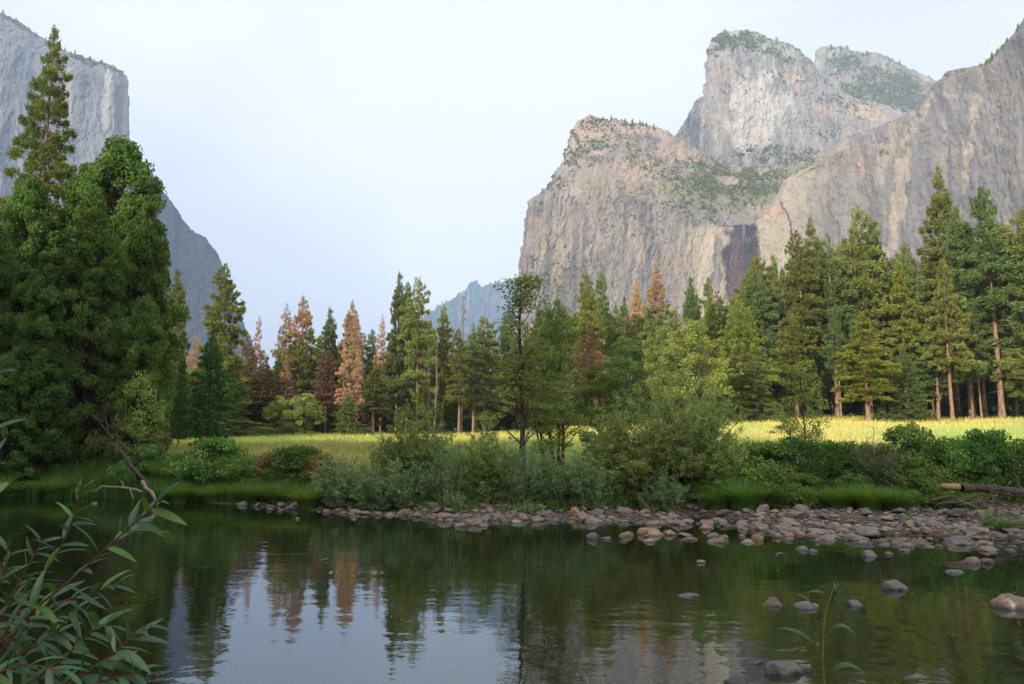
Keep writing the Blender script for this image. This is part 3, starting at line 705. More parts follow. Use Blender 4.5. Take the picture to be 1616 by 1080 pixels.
def conifer(name, H, R, seed, mats, cb=0.25, cards=13000, card=0.42, sparse=1.0, dead_from=None, dead_to=None, shape=0.85, tops=1, bark='bark_pine', skirt=0.0, trunk_r=0.0095, gap=1.15, tufts=8):
    """A conifer H metres tall: trunk with limbs, and a crown of needle sprays set along whorled branches.
    dead_from: fraction of height above which the crown is dead."""
    rng = np.random.default_rng(seed)
    root = empty(name)
    lean = rng.normal(size=2) * 0.003 * H
    def axis(z):
        t = z / H
        return np.stack([lean[0] * t * t + 0.003 * H * np.sin(t * 5 + seed), lean[1] * t * t + 0.003 * H * np.cos(t * 4 + seed), z], -1)
    tr = MB()
    zz = np.linspace(-0.3, H, 22)
    tr.tube(axis(zz), np.maximum(H * trunk_r * (1 - zz / H) ** 0.85 * (1 + 0.5 * np.exp(-np.maximum(zz, 0) * 1.6)), 0.012), 9)
    # whorls
    z0 = cb * H
    step = gap * H / 28.0
    wz = [z0]
    while wz[-1] < H * 0.985: wz.append(wz[-1] + step * (1 - 0.62 * (wz[-1] - z0) / (H - z0)) * rng.uniform(0.8, 1.2))
    bz, ba, bl = [], [], []
    side = rng.uniform(0, 2 * PI)
    for z in wz:
        t = (z - z0) / (H - z0)
        n = rng.integers(5, 8) if t < 0.85 else 4
        a0 = rng.uniform(0, 2 * PI)
        env = (1 - t) ** shape * (0.78 + 0.22 * min(1, t / 0.18)) if skirt == 0 else (1 - t) ** shape
        for j in range(n):
            an_ = a0 + j * 2 * PI / n
            md = 0.50 + 0.95 * float(vnoise(np.array([math.cos(an_) * 1.4 + seed * 3]), np.array([math.sin(an_) * 1.4]), np.array([z / H * 8.0]), seed)[0])
            L_ = R * env * rng.uniform(0.66, 1.15) * md + 0.02 * R
            if rng.random() < 0.12: L_ *= 0.5
            if rng.random() > sparse: continue
            bz.append(z + rng.normal() * step * 0.14); ba.append(a0 + j * 2 * PI / n + rng.normal() * 0.18); bl.append(L_)
    for k in range(tops): bz.append(H * 0.99); ba.append(0); bl.append(0.05 * R)
    bz, ba, bl = np.array(bz), np.array(ba), np.array(bl)
    t = (bz - z0) / (H - z0)
    slope = -0.22 + 0.75 * np.clip(t, 0, 1) ** 1.3 + rng.normal(size=len(t)) * 0.07 - skirt * (1 - t) * 0.25
    d = norm(np.stack([np.cos(ba), np.sin(ba), slope], -1))
    base = axis(bz)
    sag = -0.10 * bl
    # limbs
    for k in rng.permutation(len(bz))[: min(len(bz), 170)]:
        q = np.linspace(0, 1, 4)[:, None]
        p = base[k] + d[k] * bl[k] * 0.9 * q + np.array([0, 0, sag[k]]) * q * q
        tr.tube(p, np.interp(q[:, 0], [0, 1], [0.006 * H * (0.35 + 0.3 * bl[k] / R) * 0.5, 0.006]), 4)
    # dead stubs below the crown
    for k in range(int(14 * cb / 0.25)):
        z = rng.uniform(0.25 * z0, z0); a = rng.uniform(0, 2 * PI); L_ = R * rng.uniform(0.15, 0.5)
        b0 = axis(np.array([z]))[0]
        q = np.linspace(0, 1, 3)[:, None]
        tr.tube(b0 + np.array([math.cos(a), math.sin(a), -0.15]) * L_ * q, np.array([0.03, 0.02, 0.006]), 4)
    tr.build('trunk', M[bark], root, True)
    # needles
    wgt = bl ** 1.25; cnt = np.maximum((wgt / wgt.sum() * cards * 1.3).astype(int), 5)
    idx = np.repeat(np.arange(len(bz)), cnt); n = len(idx)
    s = rng.uniform(0.0, 1.0, n) ** 0.62
    s = 0.16 + 0.84 * s
    lat = np.stack([-d[idx, 1], d[idx, 0], np.zeros(n)], -1)
    lat = norm(lat)
    # side twigs fan out: width is greatest past the middle of the branch
    wid = bl[idx] * 0.42 * np.sin(np.clip(s, 0, 1) * PI * 0.82 + 0.25)
    o = rng.uniform(-1, 1, n)
    # clump the needles in tufts
    tuft = rng.normal(size=(len(bz) * tufts, 3))
    tk = idx * tufts + rng.integers(0, tufts, n)
    ts = 0.16 + 0.84 * ((tuft[tk, 0] * 0.37) % 1.0) ** 0.62
    to = (tuft[tk, 1] * 0.61) % 1.0 * 2 - 1
    mixk = 0.84
    s = s * (1 - mixk) + ts * mixk + rng.normal(size=n) * 0.03
    wid = bl[idx] * 0.42 * np.sin(np.clip(s, 0, 1) * PI * 0.82 + 0.25)
    o = o * (1 - mixk) + to * mixk
    p = base[idx] + d[idx] * (bl[idx] * s)[:, None] + lat * (wid * o)[:, None]
    p[:, 2] += sag[idx] * s * s + rng.normal(size=n) * card * 0.36 + 0.10 * card
    a = norm(d[idx] * 0.8 + lat * (o * 0.7)[:, None] + rng.normal(size=(n, 3)) * 0.6 + np.array([0, 0, 0.25]))
    b = perp(rng, a)
    l = card * rng.uniform(0.5, 1.05, n) * np.clip(0.55 + 0.6 * bl[idx] / R, 0.55, 1.1)
    wd = l * rng.uniform(0.20, 0.40, n)
    tint = rng.uniform(0.72, 1.28, n) * (0.9 + 0.2 * rng.random(len(bz)))[idx]
    frac = p[:, 2] / H
    if dead_from is not None:
        cutv = dead_from + 0.05 * np.sin(ba[idx] * 2 + seed) + rng.normal(size=n) * 0.012
        dm = frac > cutv
        groups = [('crown', ~dm, mats[0]), ('dead_top', dm, mats[1])]
    elif dead_to is not None:
        dm = frac < dead_to + 0.06 * np.sin(ba[idx] * 2 + seed) + rng.normal(size=n) * 0.02
        groups = [('crown', ~dm, mats[0]), ('dead_branches', dm, mats[1])]
    else:
        groups = [('crown', np.ones(n, bool), mats[0])]
    for nm, mk, mt in groups:
        if mk.sum() < 3: continue
        mb = MB(); mb.cards(p[mk], a[mk], b[mk], l[mk] * 0.5, wd[mk] * 0.5, tint[mk]); mb.build(nm, M[mt], root)
    root['H'] = H; root['R'] = R
    return root

def snag(name, H, R, seed, mat='twig', bark='bark_grey', cards=1800):
    "a dead standing tree: bare trunk with thin broken limbs and a few grey twigs"
    rng = np.random.default_rng(seed)
    root = empty(name); tr = MB()
    zz = np.linspace(-0.3, H, 18)
    ax = lambda z: np.stack([0.012 * H * np.sin(z / H * 4 + seed), 0.01 * H * np.cos(z / H * 3), z], -1)
    tr.tube(ax(zz), np.maximum(0.011 * H * (1 - zz / H) ** 0.8, 0.015), 8)
    P, A = [], []
    for k in range(70):
        z = rng.uniform(0.25, 0.98) * H; a = rng.uniform(0, 2 * PI); L_ = R * (1.1 - z / H) * rng.uniform(0.5, 1.3)
        b0 = ax(np.array([z]))[0]; q = np.linspace(0, 1, 5)[:, None]
        p = b0 + np.array([math.cos(a), math.sin(a), rng.uniform(-0.35, 0.3)]) * L_ * q + rng.normal(size=(5, 3)) * 0.05 * L_ * q
        tr.tube(p, np.interp(q[:, 0], [0, 1], [0.05, 0.008]), 4)
        m = int(cards / 70); s = rng.uniform(0.3, 1, m)
        c = b0 + (p[-1] - b0) * s[:, None] + rng.normal(size=(m, 3)) * 0.16
        P.append(c); A.append(norm((p[-1] - b0) + rng.normal(size=(m, 3)) * 0.7 * L_))
    tr.build('trunk', M[bark], root, True)
    P = np.concatenate(P); A = np.concatenate(A); n = len(P)
    mb = MB(); mb.cards(P, A, perp(rng, A), rng.uniform(0.15, 0.35, n), rng.uniform(0.008, 0.022, n), rng.uniform(0.6, 1.3, n)); mb.build('twigs', M[mat], root)
    root['H'] = H; root['R'] = R
    return root

def broadleaf(name, H, R, seed, mat, bark='bark_dark', clusters=130, leaves=210, leaf=0.13, cb=0.2, stems=1, csize=0.16, envelope=None, flat=0.75, stemr=0.016, spread=0.0, hollow=0.45, asp=0.42):
    """A leafy tree: forking trunk, limbs to every leaf cluster, clusters spread through an uneven crown."""
    rng = np.random.default_rng(seed)
    root = empty(name); tr = MB()
    # cluster centres inside a lumpy envelope
    C = []
    zc0 = cb * H
    tries = 0
    while len(C) < clusters and tries < 60000:
        tries += 1
        t = rng.random()
        z = zc0 + (H - zc0) * t
        prof = envelope(t) if envelope else math.sin(PI * min(1, max(0, 0.12 + 0.86 * t))) ** 0.62
        a = rng.uniform(0, 2 * PI)
        lump = 0.58 + 0.80 * float(vnoise(np.array([math.cos(a) * 1.9 + seed]), np.array([math.sin(a) * 1.9]), np.array([z / H * 5.0]), seed)[0])
        r = R * prof * lump * math.sqrt(rng.uniform(hollow ** 2, 1))
        p = np.array([r * math.cos(a), r * math.sin(a), z - csize * R * 0.4])
        if rng.random() < 0.85 and any(np.linalg.norm(p - q) < csize * R * 0.75 for q in C[-60:]): continue
        C.append(p)
    C = np.array(C)
    # stems
    st = []
    for k in range(stems):
        a = rng.uniform(0, 2 * PI) if stems > 1 else 0
        off = np.array([math.cos(a), math.sin(a), 0]) * (0.05 * R + spread) * (stems > 1)
        top = np.array([off[0] * 3 + rng.normal() * 0.05 * R, off[1] * 3 + rng.normal() * 0.05 * R, H * rng.uniform(0.86, 0.96)])
        q = np.linspace(0, 1, 14)[:, None]
        p = off * (1 - q) + top * q + np.stack([np.sin(q[:, 0] * 6 + k * 2 + seed) * 0.035 * R, np.cos(q[:, 0] * 5 + k) * 0.035 * R, 0 * q[:, 0]], -1)
        p[0, 2] = -0.2
        st.append(p)
        rr = H * stemr * (1 - q[:, 0]) ** 0.8 * (1 + 0.6 * np.exp(-q[:, 0] * 14)) / (1 if stems == 1 else 1.4) + 0.01
        tr.tube(p, rr, 8)
    for c in C:
        s = st[rng.integers(len(st))]
        zt = max(0.10 * H, c[2] - 0.55 * math.hypot(c[0], c[1]) - 0.05 * H)
        b0 = np.array([np.interp(zt, s[:, 2], s[:, 0]), np.interp(zt, s[:, 2], s[:, 1]), zt])
        q = np.linspace(0, 1, 6)[:, None]
        p = b0 * (1 - q) + c * q + np.array([0, 0, 0.10]) * (np.sin(q * PI)) * np.linalg.norm(c - b0) + rng.normal(size=(6, 3)) * 0.02 * R * np.sin(q * PI)
        r0 = min(0.35 * H * stemr * (1 - zt / H) + 0.008, 0.03 * np.linalg.norm(c - b0) + 0.008)
        tr.tube(p, np.interp(q[:, 0], [0, 1], [r0, 0.006]), 5)
    tr.build('trunk', M[bark], root, True)
    n = len(C) * leaves
    cs = csize * R * rng.uniform(0.7, 1.35, len(C))
    dirs = rand_unit(rng, n); rad = rng.random(n) ** 0.45
    c = np.repeat(C, leaves, 0) + dirs * (rad * np.repeat(cs, leaves))[:, None] * np.array([1.15, 1.15, flat])
    # sub-sprays: pull leaves towards twigs
    a = norm(dirs * 0.35 + rng.normal(size=(n, 3)) * 0.7 + np.array([0, 0, 0.05])); b = perp(rng, a)
    l = leaf * rng.uniform(0.6, 1.25, n) * 0.5
    tint = rng.uniform(0.7, 1.3, n) * np.repeat(rng.uniform(0.62, 1.38, len(C)), leaves)
    mb = MB(); mb.cards(c, a, b, l, l * asp * 2 * rng.uniform(0.7, 1.1, n) * 0.5 * 1.4, tint); mb.build('crown', M[mat], root)
    root['H'] = H; root['R'] = R
    return root

def willow_shrub(name, H, R, seed, mat, stems=60, leaves=9000, leaf=0.11, bark='bark_dark', base=0.12, low=0.12, asp=0.13, twigs=9):
    "many arching stems from one base, each with leafy twigs"
    rng = np.random.default_rng(seed)
    root = empty(name); tr = MB(); TP, TD = [], []
    for k in range(stems):
        a = rng.uniform(0, 2 * PI); rr = math.sqrt(rng.random())
        Ls = H * math.sqrt(max(0.05, 1.0 - 0.72 * rr * rr)) * (rng.uniform(0.74, 1.08) if k % 3 else rng.uniform(0.4, 0.85)) * (0.80 + 0.36 * float(vnoise(np.array([math.cos(a) * rr * 2.2 + seed]), np.array([math.sin(a) * rr * 2.2]), 0.0, seed)[0]))
        b0 = np.array([math.cos(a) * base * R * rr, math.sin(a) * base * R * rr, -0.05])
        tip = np.array([math.cos(a) * R * rr * rng.uniform(0.75, 1.05), math.sin(a) * R * rr * rng.uniform(0.75, 1.05), Ls])
        q = np.linspace(0, 1, 9)[:, None]
        p = b0 * (1 - q) + tip * q
        p[:, :2] -= (tip - b0)[:2] * 0.22 * np.sin(q * PI)
        p += rng.normal(size=(9, 3)) * 0.015 * H * q
        tr.tube(p, np.interp(q[:, 0], [0, 1], [0.005 * H, 0.0010 * H]), 4)
        for j in range(twigs):
            s = rng.uniform(low, 1.0); i = s * 8; i0 = min(int(i), 7)
            pp = p[i0] * (1 - i + i0) + p[i0 + 1] * (i - i0)
            dd = norm(rand_unit(rng, 1)[0] * np.array([1, 1, 0.5]) + np.array([math.cos(a) * rr, math.sin(a) * rr, 0.55]))
            tl = H * rng.uniform(0.06, 0.14)
            TP.append(np.stack([pp, pp + dd * tl])); TD.append(dd)
    TP = np.array(TP); TD = np.array(TD)
    tr.build('stems', M[bark], root, True)
    m = rng.integers(0, len(TP), leaves); s = rng.uniform(0, 1.1, leaves)[:, None]
    c = TP[m, 0] * (1 - s) + TP[m, 1] * s + rng.normal(size=(leaves, 3)) * leaf * 0.32
    a = norm(TD[m] * 0.7 + rng.normal(size=(leaves, 3)) * 0.55); b = perp(rng, a)
    l = leaf * rng.uniform(0.55, 1.2, leaves) * 0.5
    tint = rng.uniform(0.7, 1.32, leaves) * rng.uniform(0.88, 1.12, len(TP))[m]
    mb = MB(); mb.cards(c, a, b, l, l * asp * 2 * rng.uniform(0.8, 1.3, leaves), tint); mb.build('foliage', M[mat], root)
    root['H'] = H; root['R'] = R
    return root

def blades(rng, c, h, lean_dir, lean, wd, segs=4):
    "arching grass blades as strips: base points, heights, lean directions, lean amounts, half widths"
    n = len(c); q = np.linspace(0, 1, segs + 1)
    side = norm(np.stack([-lean_dir[:, 1], lean_dir[:, 0], np.zeros(n)], -1) + rng.normal(size=(n, 3)) * 0.2)
    P = c[:, None] + lean_dir[:, None] * (lean[:, None] * q[None] ** 2 * h[:, None])[..., None]
    P[..., 2] += h[:, None] * (q - 0.30 * np.clip(lean, 0, 1.4)[:, None] * q ** 3)
    W = (wd[:, None] * (1 - q[None] ** 1.6) + 0.0008)[..., None] * side[:, None]
    V = np.stack([P - W, P + W], 2).reshape(n, -1, 3)
    k = (segs + 1) * 2
    i = np.arange(segs) * 2
    Q = np.stack([i, i + 1, i + 3, i + 2], -1)
    Q = (Q[None] + (np.arange(n) * k)[:, None, None]).reshape(-1, 4)
    return V.reshape(-1, 3), Q, k

def sedge_tuft(name, H, R, seed, n=1500, mat='sedge'):
    rng = np.random.default_rng(seed)
    a = rng.uniform(0, 2 * PI, n); r = np.sqrt(rng.random(n)) * 0.35 * R
    c = np.stack([np.cos(a) * r, np.sin(a) * r, np.zeros(n) - 0.03], -1)
    aa = a + rng.normal(size=n) * 0.5
    ld = np.stack([np.cos(aa), np.sin(aa), np.zeros(n)], -1)
    h = H * rng.uniform(0.7, 1.25, n)
    V, Q, k = blades(rng, c, h, ld, rng.uniform(0.15, 1.3, n) * R / H * 0.8, rng.uniform(0.004, 0.008, n))
    return link_mesh(name, V, Q, M[mat], None, np.repeat(rng.uniform(0.6, 1.35, n), k))
# ------------------------------------------------------------------ placing
def spot(px, Y):
    x = float(at(px, HOR, Y)[0]); return x, gzf(x, Y)
USED = set()
WIDE = {'pine': 1.55, 'dead': 1.45, 'half': 1.5, 'brow': 1.5}
PROTO = {}
def yrow(px, row):
    "depth at which the ground under pixel column px shows at this pixel row"
    xa = (px - CX) / FPX
    ys = np.linspace(14, 60, 600)
    z = gz(xa * ys, ys)
    r = HOR - (z - CAMZ) / ys * FPX
    return float(ys[int(np.argmin(np.abs(r - row) + (ys - 14) * 0.02))])
def place(proto, px, top, Y, label, cat='tree', group=None, wpx=None, rz=None, name=None, sink=0.0, sq=None):
    """Set a copy of a prototype on the ground at depth Y under pixel column px, as tall as reaches pixel row top; wpx = half width of its
    crown in photograph pixels."""
    src = PROTO[proto]
    o = src if proto not in USED else copy_tree(src)
    USED.add(proto)
    if name: o.name = name
    x, z = spot(px, Y)
    h = float(at(px, top, Y)[2]) - z
    s = h / src['H']
    sx = s if wpx is None else (wpx * WIDE.get(proto[:4], 1.0) / FPX * Y) / src['R']
    o.location = (x, Y, z - sink)
    rr = np.random.default_rng(int(px * 7 + top * 13 + Y * 101))
    o.rotation_euler = (0, 0, rr.uniform(0, 2 * PI) if rz is None else rz)
    o.scale = (sx, sx if sq is None else sx * sq, s)
    for k in ('group', 'label', 'category'):
        if k in o: del o[k]
    tag(o, label, cat, group)
    return o

# prototypes ---------------------------------------------------------
P_ = PROTO
P_['pineA'] = conifer('pine_tree', 30, 4.6, 1, ['pine'], 0.20, 26000, 0.62)
P_['pineB'] = conifer('pine_tree', 30, 4.0, 2, ['pine_cool'], 0.24, 24000, 0.62, shape=0.75)
P_['pineC'] = conifer('pine_tree', 30, 3.6, 3, ['pine'], 0.34, 18000, 0.62, sparse=0.82, shape=0.6)
P_['pineD'] = conifer('pine_tree', 28, 3.6, 4, ['pine_lime'], 0.22, 20000, 0.60, shape=0.7)
P_['pineE'] = conifer('pine_tree', 30, 4.2, 5, ['pine_cool'], 0.40, 18000, 0.62, sparse=0.85, shape=0.62)
P_['pineLow'] = conifer('fir_tree', 22, 4.6, 6, ['pine_cool'], 0.05, 22000, 0.55, shape=0.9, skirt=0.5)
P_['pineLowL'] = conifer('fir_tree', 22, 4.6, 7, ['pine_lime'], 0.06, 22000, 0.55, shape=0.85, skirt=0.4)
P_['deadA'] = conifer('dead_pine', 28, 4.0, 8, ['dead'], 0.28, 9000, 0.55, sparse=0.68, shape=0.75)
P_['deadB'] = conifer('dead_pine', 26, 3.0, 9, ['dead'], 0.36, 6000, 0.55, sparse=0.6, shape=0.65)
P_['brown'] = conifer('dead_pine', 26, 3.2, 10, ['dead_brown'], 0.25, 9000, 0.5, sparse=0.72, shape=0.5, bark='bark_dark')
P_['halfA'] = conifer('pine_tree', 30, 4.6, 11, ['pine', 'dead'], 0.20, 24000, 0.60, dead_from=0.70)
P_['halfB'] = conifer('pine_tree', 30, 4.2, 12, ['pine', 'dead'], 0.22, 24000, 0.60, dead_from=0.62, shape=0.75)
P_['halfC'] = conifer('pine_tree', 30, 4.4, 13, ['pine_lime', 'dead'], 0.20, 20000, 0.60, dead_to=0.55, shape=0.7)
P_['snagA'] = snag('dead_tree', 24, 2.4, 14)
P_['snagB'] = snag('dead_tree', 20, 1.4, 15, cards=700)
P_['tallL'] = conifer('pine_tree', 32, 4.4, 16, ['pine'], 0.20, 46000, 0.42, sparse=0.97, shape=0.72, gap=1.0, tufts=16)
P_['youngD'] = conifer('young_pine', 9, 2.1, 17, ['pine_dark'], 0.10, 16000, 0.24, shape=0.62, bark='bark_dark', trunk_r=0.016, gap=1.3)
P_['youngS'] = conifer('young_pine', 10, 1.4, 18, ['pine_dark'], 0.16, 8000, 0.24, shape=0.5, bark='bark_dark', gap=1.3)
P_['pineF'] = conifer('pine_tree', 28, 4.4, 65, ['pine'], 0.14, 22000, 0.62, sparse=0.9, shape=0.5, gap=1.4)
P_['pineG'] = conifer('pine_tree', 29, 3.8, 66, ['pine_cool'], 0.30, 14000, 0.62, sparse=0.7, shape=0.78, gap=1.3)
P_['cotA'] = broadleaf('cottonwood_tree', 16, 4.6, 21, 'cottonwood', clusters=110, leaves=130, leaf=0.34, cb=0.12, csize=0.20)
P_['cotB'] = broadleaf('cottonwood_tree', 13, 4.0, 22, 'oak', clusters=90, leaves=130, leaf=0.32, cb=0.12, csize=0.2)
P_['roundBush'] = broadleaf('young_tree', 9, 3.2, 23, 'cottonwood', clusters=80, leaves=120, leaf=0.30, cb=0.03, csize=0.24, hollow=0.2)
env_oak = lambda t: (0.88 + 0.12 * math.sin(t * 17)) * (0.75 + 0.25 * min(1, t / 0.3)) * (max(0.03, min(1, (1 - t) / 0.72)) ** 0.46)
P_['oakA'] = broadleaf('broadleaf_tree', 15, 4.9, 31, 'oak', clusters=380, leaves=190, leaf=0.16, cb=0.06, csize=0.105, asp=0.75, envelope=env_oak, hollow=0.35)
P_['oakB'] = broadleaf('broadleaf_tree', 13, 4.2, 32, 'oak', clusters=290, leaves=180, leaf=0.16, cb=0.06, csize=0.11, asp=0.75, envelope=env_oak, hollow=0.35)
P_['oakC'] = broadleaf('broadleaf_tree', 10, 3.2, 33, 'oak', clusters=200, leaves=170, leaf=0.17, cb=0.04, csize=0.16, asp=0.75, envelope=env_oak, hollow=0.3)
env_ald = lambda t: 0.55 + 0.45 * math.sin(t * 11 + 1) * (1 - t) - 0.35 * max(0, t - 0.5)
P_['alderA'] = broadleaf('alder_tree', 9, 1.6, 41, 'alder', clusters=46, leaves=130, leaf=0.115, cb=0.22, csize=0.25, envelope=env_ald, hollow=0.15, stemr=0.009)
P_['alderB'] = broadleaf('alder_tree', 8, 1.6, 42, 'alder', clusters=56, leaves=130, leaf=0.115, cb=0.24, csize=0.27, stems=3, envelope=env_ald, hollow=0.1, stemr=0.010, spread=0.3)
P_['sapling'] = broadleaf('alder_sapling', 4, 1.25, 43, 'cottonwood', clusters=46, leaves=75, leaf=0.10, cb=0.15, csize=0.24, hollow=0.2, stemr=0.010)
P_['wilA'] = willow_shrub('willow_shrub', 4.0, 2.4, 51, 'willow', 150, 40000, 0.14, low=0.05, twigs=10)
P_['wilB'] = willow_shrub('willow_shrub', 3.0, 1.2, 52, 'willow', 70, 18000, 0.12, low=0.06)
P_['wilG'] = willow_shrub('willow_shrub', 2.2, 1.2, 53, 'willow_grey', 80, 17000, 0.105, base=0.4, low=0.05)
P_['wilH'] = willow_shrub('willow_shrub', 2.6, 1.5, 54, 'willow_grey', 90, 21000, 0.105, base=0.3, low=0.05)
P_['bushA'] = broadleaf('leafy_bush', 2.0, 1.4, 61, 'bush', clusters=90, leaves=110, leaf=0.105, cb=0.02, csize=0.24, stems=4, hollow=0.2, stemr=0.008, spread=0.1, asp=0.6)
P_['bushB'] = broadleaf('leafy_bush', 2.0, 1.5, 62, 'bush', clusters=90, leaves=110, leaf=0.09, cb=0.02, csize=0.22, stems=4, hollow=0.2, stemr=0.008, spread=0.1, asp=0.6)
P_['bushR'] = broadleaf('leafy_bush', 1.5, 1.3, 63, 'bush_red', clusters=50, leaves=90, leaf=0.085, cb=0.05, csize=0.22, stems=4, hollow=0.2, stemr=0.008, spread=0.1, asp=0.6)
P_['herb'] = willow_shrub('grey_herb', 0.7, 0.5, 64, 'willow_grey', 40, 3200, 0.07, base=0.5, asp=0.2)

# forest beyond the meadow, left to right -----------------------------
def c(*a, **k): return place(*a, **k)
FAR = [
 # proto, px, top, Y, half width px, label
 ('pineC', 345, 418, 92, 30, 'tall yellowish pine standing in front of the grey cliff foot, behind the dark young pine'),
 ('deadA', 302, 528, 112, 22, 'orange dead pine half hidden behind the dark young pine on the bank'),
 ('brown', 383, 530, 120, 17, 'brown thin conifer at the left end of the far forest edge'),
 ('deadB', 400, 500, 135, 14, 'pinkish dead spire rising over the brown conifers at the meadow end'),
 ('brown', 410, 560, 124, 16, 'dark brown bare-limbed conifer beside the thin pinkish spire'),
 ('deadA', 443, 480, 140, 24, 'pale orange dead pine just behind the taller broad orange-topped pine'),
 ('halfA', 471, 467, 128, 36, 'broad pine with bright orange dead top over a green crown, above the two round bushes'),
 ('deadB', 447, 556, 122, 13, 'small orange dead pine under the broad orange-topped pine'),
 ('pineB', 514, 487, 136, 20, 'narrow green spire between the two orange-topped pines'),
 ('halfB', 549, 476, 134, 24, 'orange-topped pine with a green waist, right of the narrow green spire'),
 ('deadA', 558, 492, 128, 17, 'bright orange dead pine pressed against the orange-topped pine with green waist'),
 ('deadB', 539, 537, 122, 11, 'slim faded dead pine with bare pale trunk, left one of a slim pair'),
 ('deadB', 561, 546, 122, 11, 'slim faded dead pine with bare pale trunk, right one of a slim pair'),
 ('pineE', 584, 520, 146, 16, 'small green crown peeping between two orange dead pines'),
 ('deadA', 599, 496, 130, 15, 'narrow orange dead pine next to the tall green pine pair'),
 ('pineC', 588, 575, 118, 20, 'loose green pine with brown lower limbs below the narrow orange pine'),
 ('pineB', 625, 431, 126, 22, 'tallest green pine of the pair in the middle, with bare lower trunk'),
 ('pineF', 656, 441, 124, 27, 'tall bushy green pine, right partner of the middle pair'),
 ('pineE', 641, 446, 130, 19, 'tall green pine squeezed between the two middle giants'),
 ('snagB', 686, 540, 120, 9, 'bare grey snag with straight trunk right of the middle pair'),
 ('snagB', 676, 560, 123, 7, 'thin bare snag leaning on the straight grey snag'),
 ('pineD', 698, 484, 132, 22, 'pointed light green pine standing left of the bare grey-topped tree'),
 ('snagA', 729, 462, 128, 18, 'dead tree with bare grey top in front of the far blue ridge'),
 ('pineC', 724, 520, 122, 17, 'green pine at the foot of the bare grey-topped tree'),
 ('pineF', 762, 502, 130, 32, 'wide green pine below the far blue ridge'),
 ('pineG', 746, 512, 126, 20, 'green pine with visible pale trunk beside the wide pine'),
 ('halfC', 932, 428, 108, 32, 'orange and green pine with orange needles down one side, before the broad rock'),
 ('deadA', 936, 450, 112, 25, 'burnt orange dead pine standing inside the orange and green pair'),
 ('pineE', 954, 430, 118, 21, 'dark green pine right behind the burnt orange pine'),
 ('halfA', 1010, 438, 118, 24, 'pine with faded orange cap over green limbs, left of its orange-capped neighbour'),
 ('halfA', 1043, 416, 116, 30, 'taller pine with faded orange cap before the foot of the broad rock'),
 ('pineB', 1097, 437, 112, 21, 'pointed fresh green pine left of the dark stained cliff'),
 ('pineE', 1127, 437, 124, 17, 'pale slim pine in front of the dark stained cliff'),
 ('deadB', 1072, 500, 122, 16, 'faded dead conifer between the orange-capped pine and the pointed green pine'),
 ('cotB', 990, 530, 90, 38, 'olive rounded tree behind the alders on the bank'),
 ('cotA', 1098, 505, 84, 50, 'yellow-green cottonwood glowing in the sun behind the big willow'),
 ('cotA', 1054, 515, 88, 33, 'slimmer sunlit cottonwood leaning on the big yellow-green one'),
 ('cotB', 880, 470, 100, 34, 'olive leafy tree behind the multi-stemmed alder'),
 ('deadB', 1030, 545, 92, 13, 'slim orange dead sapling between the two sunlit cottonwoods'),
 ('pineLowL', 1174, 468, 100, 48, 'sunlit yellow-green fir with branches down to the meadow'),
 ('pineLow', 1195, 560, 96, 34, 'low feathery green fir at the foot of the yellow-green fir'),
 ('pineF', 1206, 406, 122, 36, 'green pine behind the yellow-green fir, beside the cliff crack'),
 ('pineB', 1246, 425, 120, 26, 'green pine filling the gap left of the triple pines'),
 ('pineA', 1298, 343, 110, 38, 'tallest of three close pines rising under the tan cliff'),
 ('pineC', 1277, 365, 106, 30, 'left shoulder tree of the three close pines'),
 ('pineG', 1325, 369, 106, 31, 'right shoulder tree of the three close pines, with long bare orange trunk'),
 ('pineD', 1262, 500, 100, 30, 'short light pine with a pale trunk in front of the three close pines'),
 ('pineF', 1376, 332, 112, 42, 'broad-crowned tall pine just left of the wall of dark pines'),
 ('pineA', 1398, 344, 114, 33, 'tall pine merged with the right side of the broad-crowned pine'),
 ('pineD', 1437, 412, 108, 32, 'bright green pine between the broad-crowned pine and the tallest tree'),
 ('snagA', 1466, 378, 124, 16, 'thin half dead pine top showing against the grey cliff'),
 ('pineA', 1515, 262, 108, 48, 'tallest dark green pine of the whole forest'),
 ('pineB', 1537, 326, 104, 42, 'dense pine hugging the right side of the tallest pine'),
 ('pineE', 1488, 395, 110, 34, 'dark pine tucked against the left side of the tallest pine'),
 ('pineE', 1585, 294, 100, 44, 'tall open pine with a long orange trunk at the far right of the forest'),
 ('pineC', 1508, 410, 94, 26, 'bright yellow-green slim pine standing in front of the tallest pine'),
 ('pineE', 1486, 520, 96, 30, 'pine with flat green layers and several bare orange trunks beside it'),
 ('pineD', 1374, 494, 92, 38, 'rounded mid-height pine with grey trunk at the meadow edge'),
 ('pineLow', 1436, 548, 92, 34, 'compact bright green young fir at the meadow edge'),
 ('pineF', 1648, 330, 98, 46, 'big pine partly cut by the right edge of the picture'),
 ('roundBush', 438, 624, 112, 21, 'rounded pale green young tree, smaller of two at the meadow edge'),
 ('roundBush', 479, 620, 112, 27, 'rounded pale green young tree, wider of two at the meadow edge'),
 ('pineLow', 548, 618, 114, 24, 'low green fir under the slim pair of faded dead pines'),
 ('brown', 512, 555, 124, 22, 'tangled brown dying conifer below the narrow green spire'),
 ('brown', 583, 600, 120, 16, 'short brown dying conifer left of the tall middle pair'),
]
for pr, px, top, Y, wpx, lab in FAR:
    c(pr, px, top, Y, lab, 'tree', None, wpx)
rng = np.random.default_rng(5)
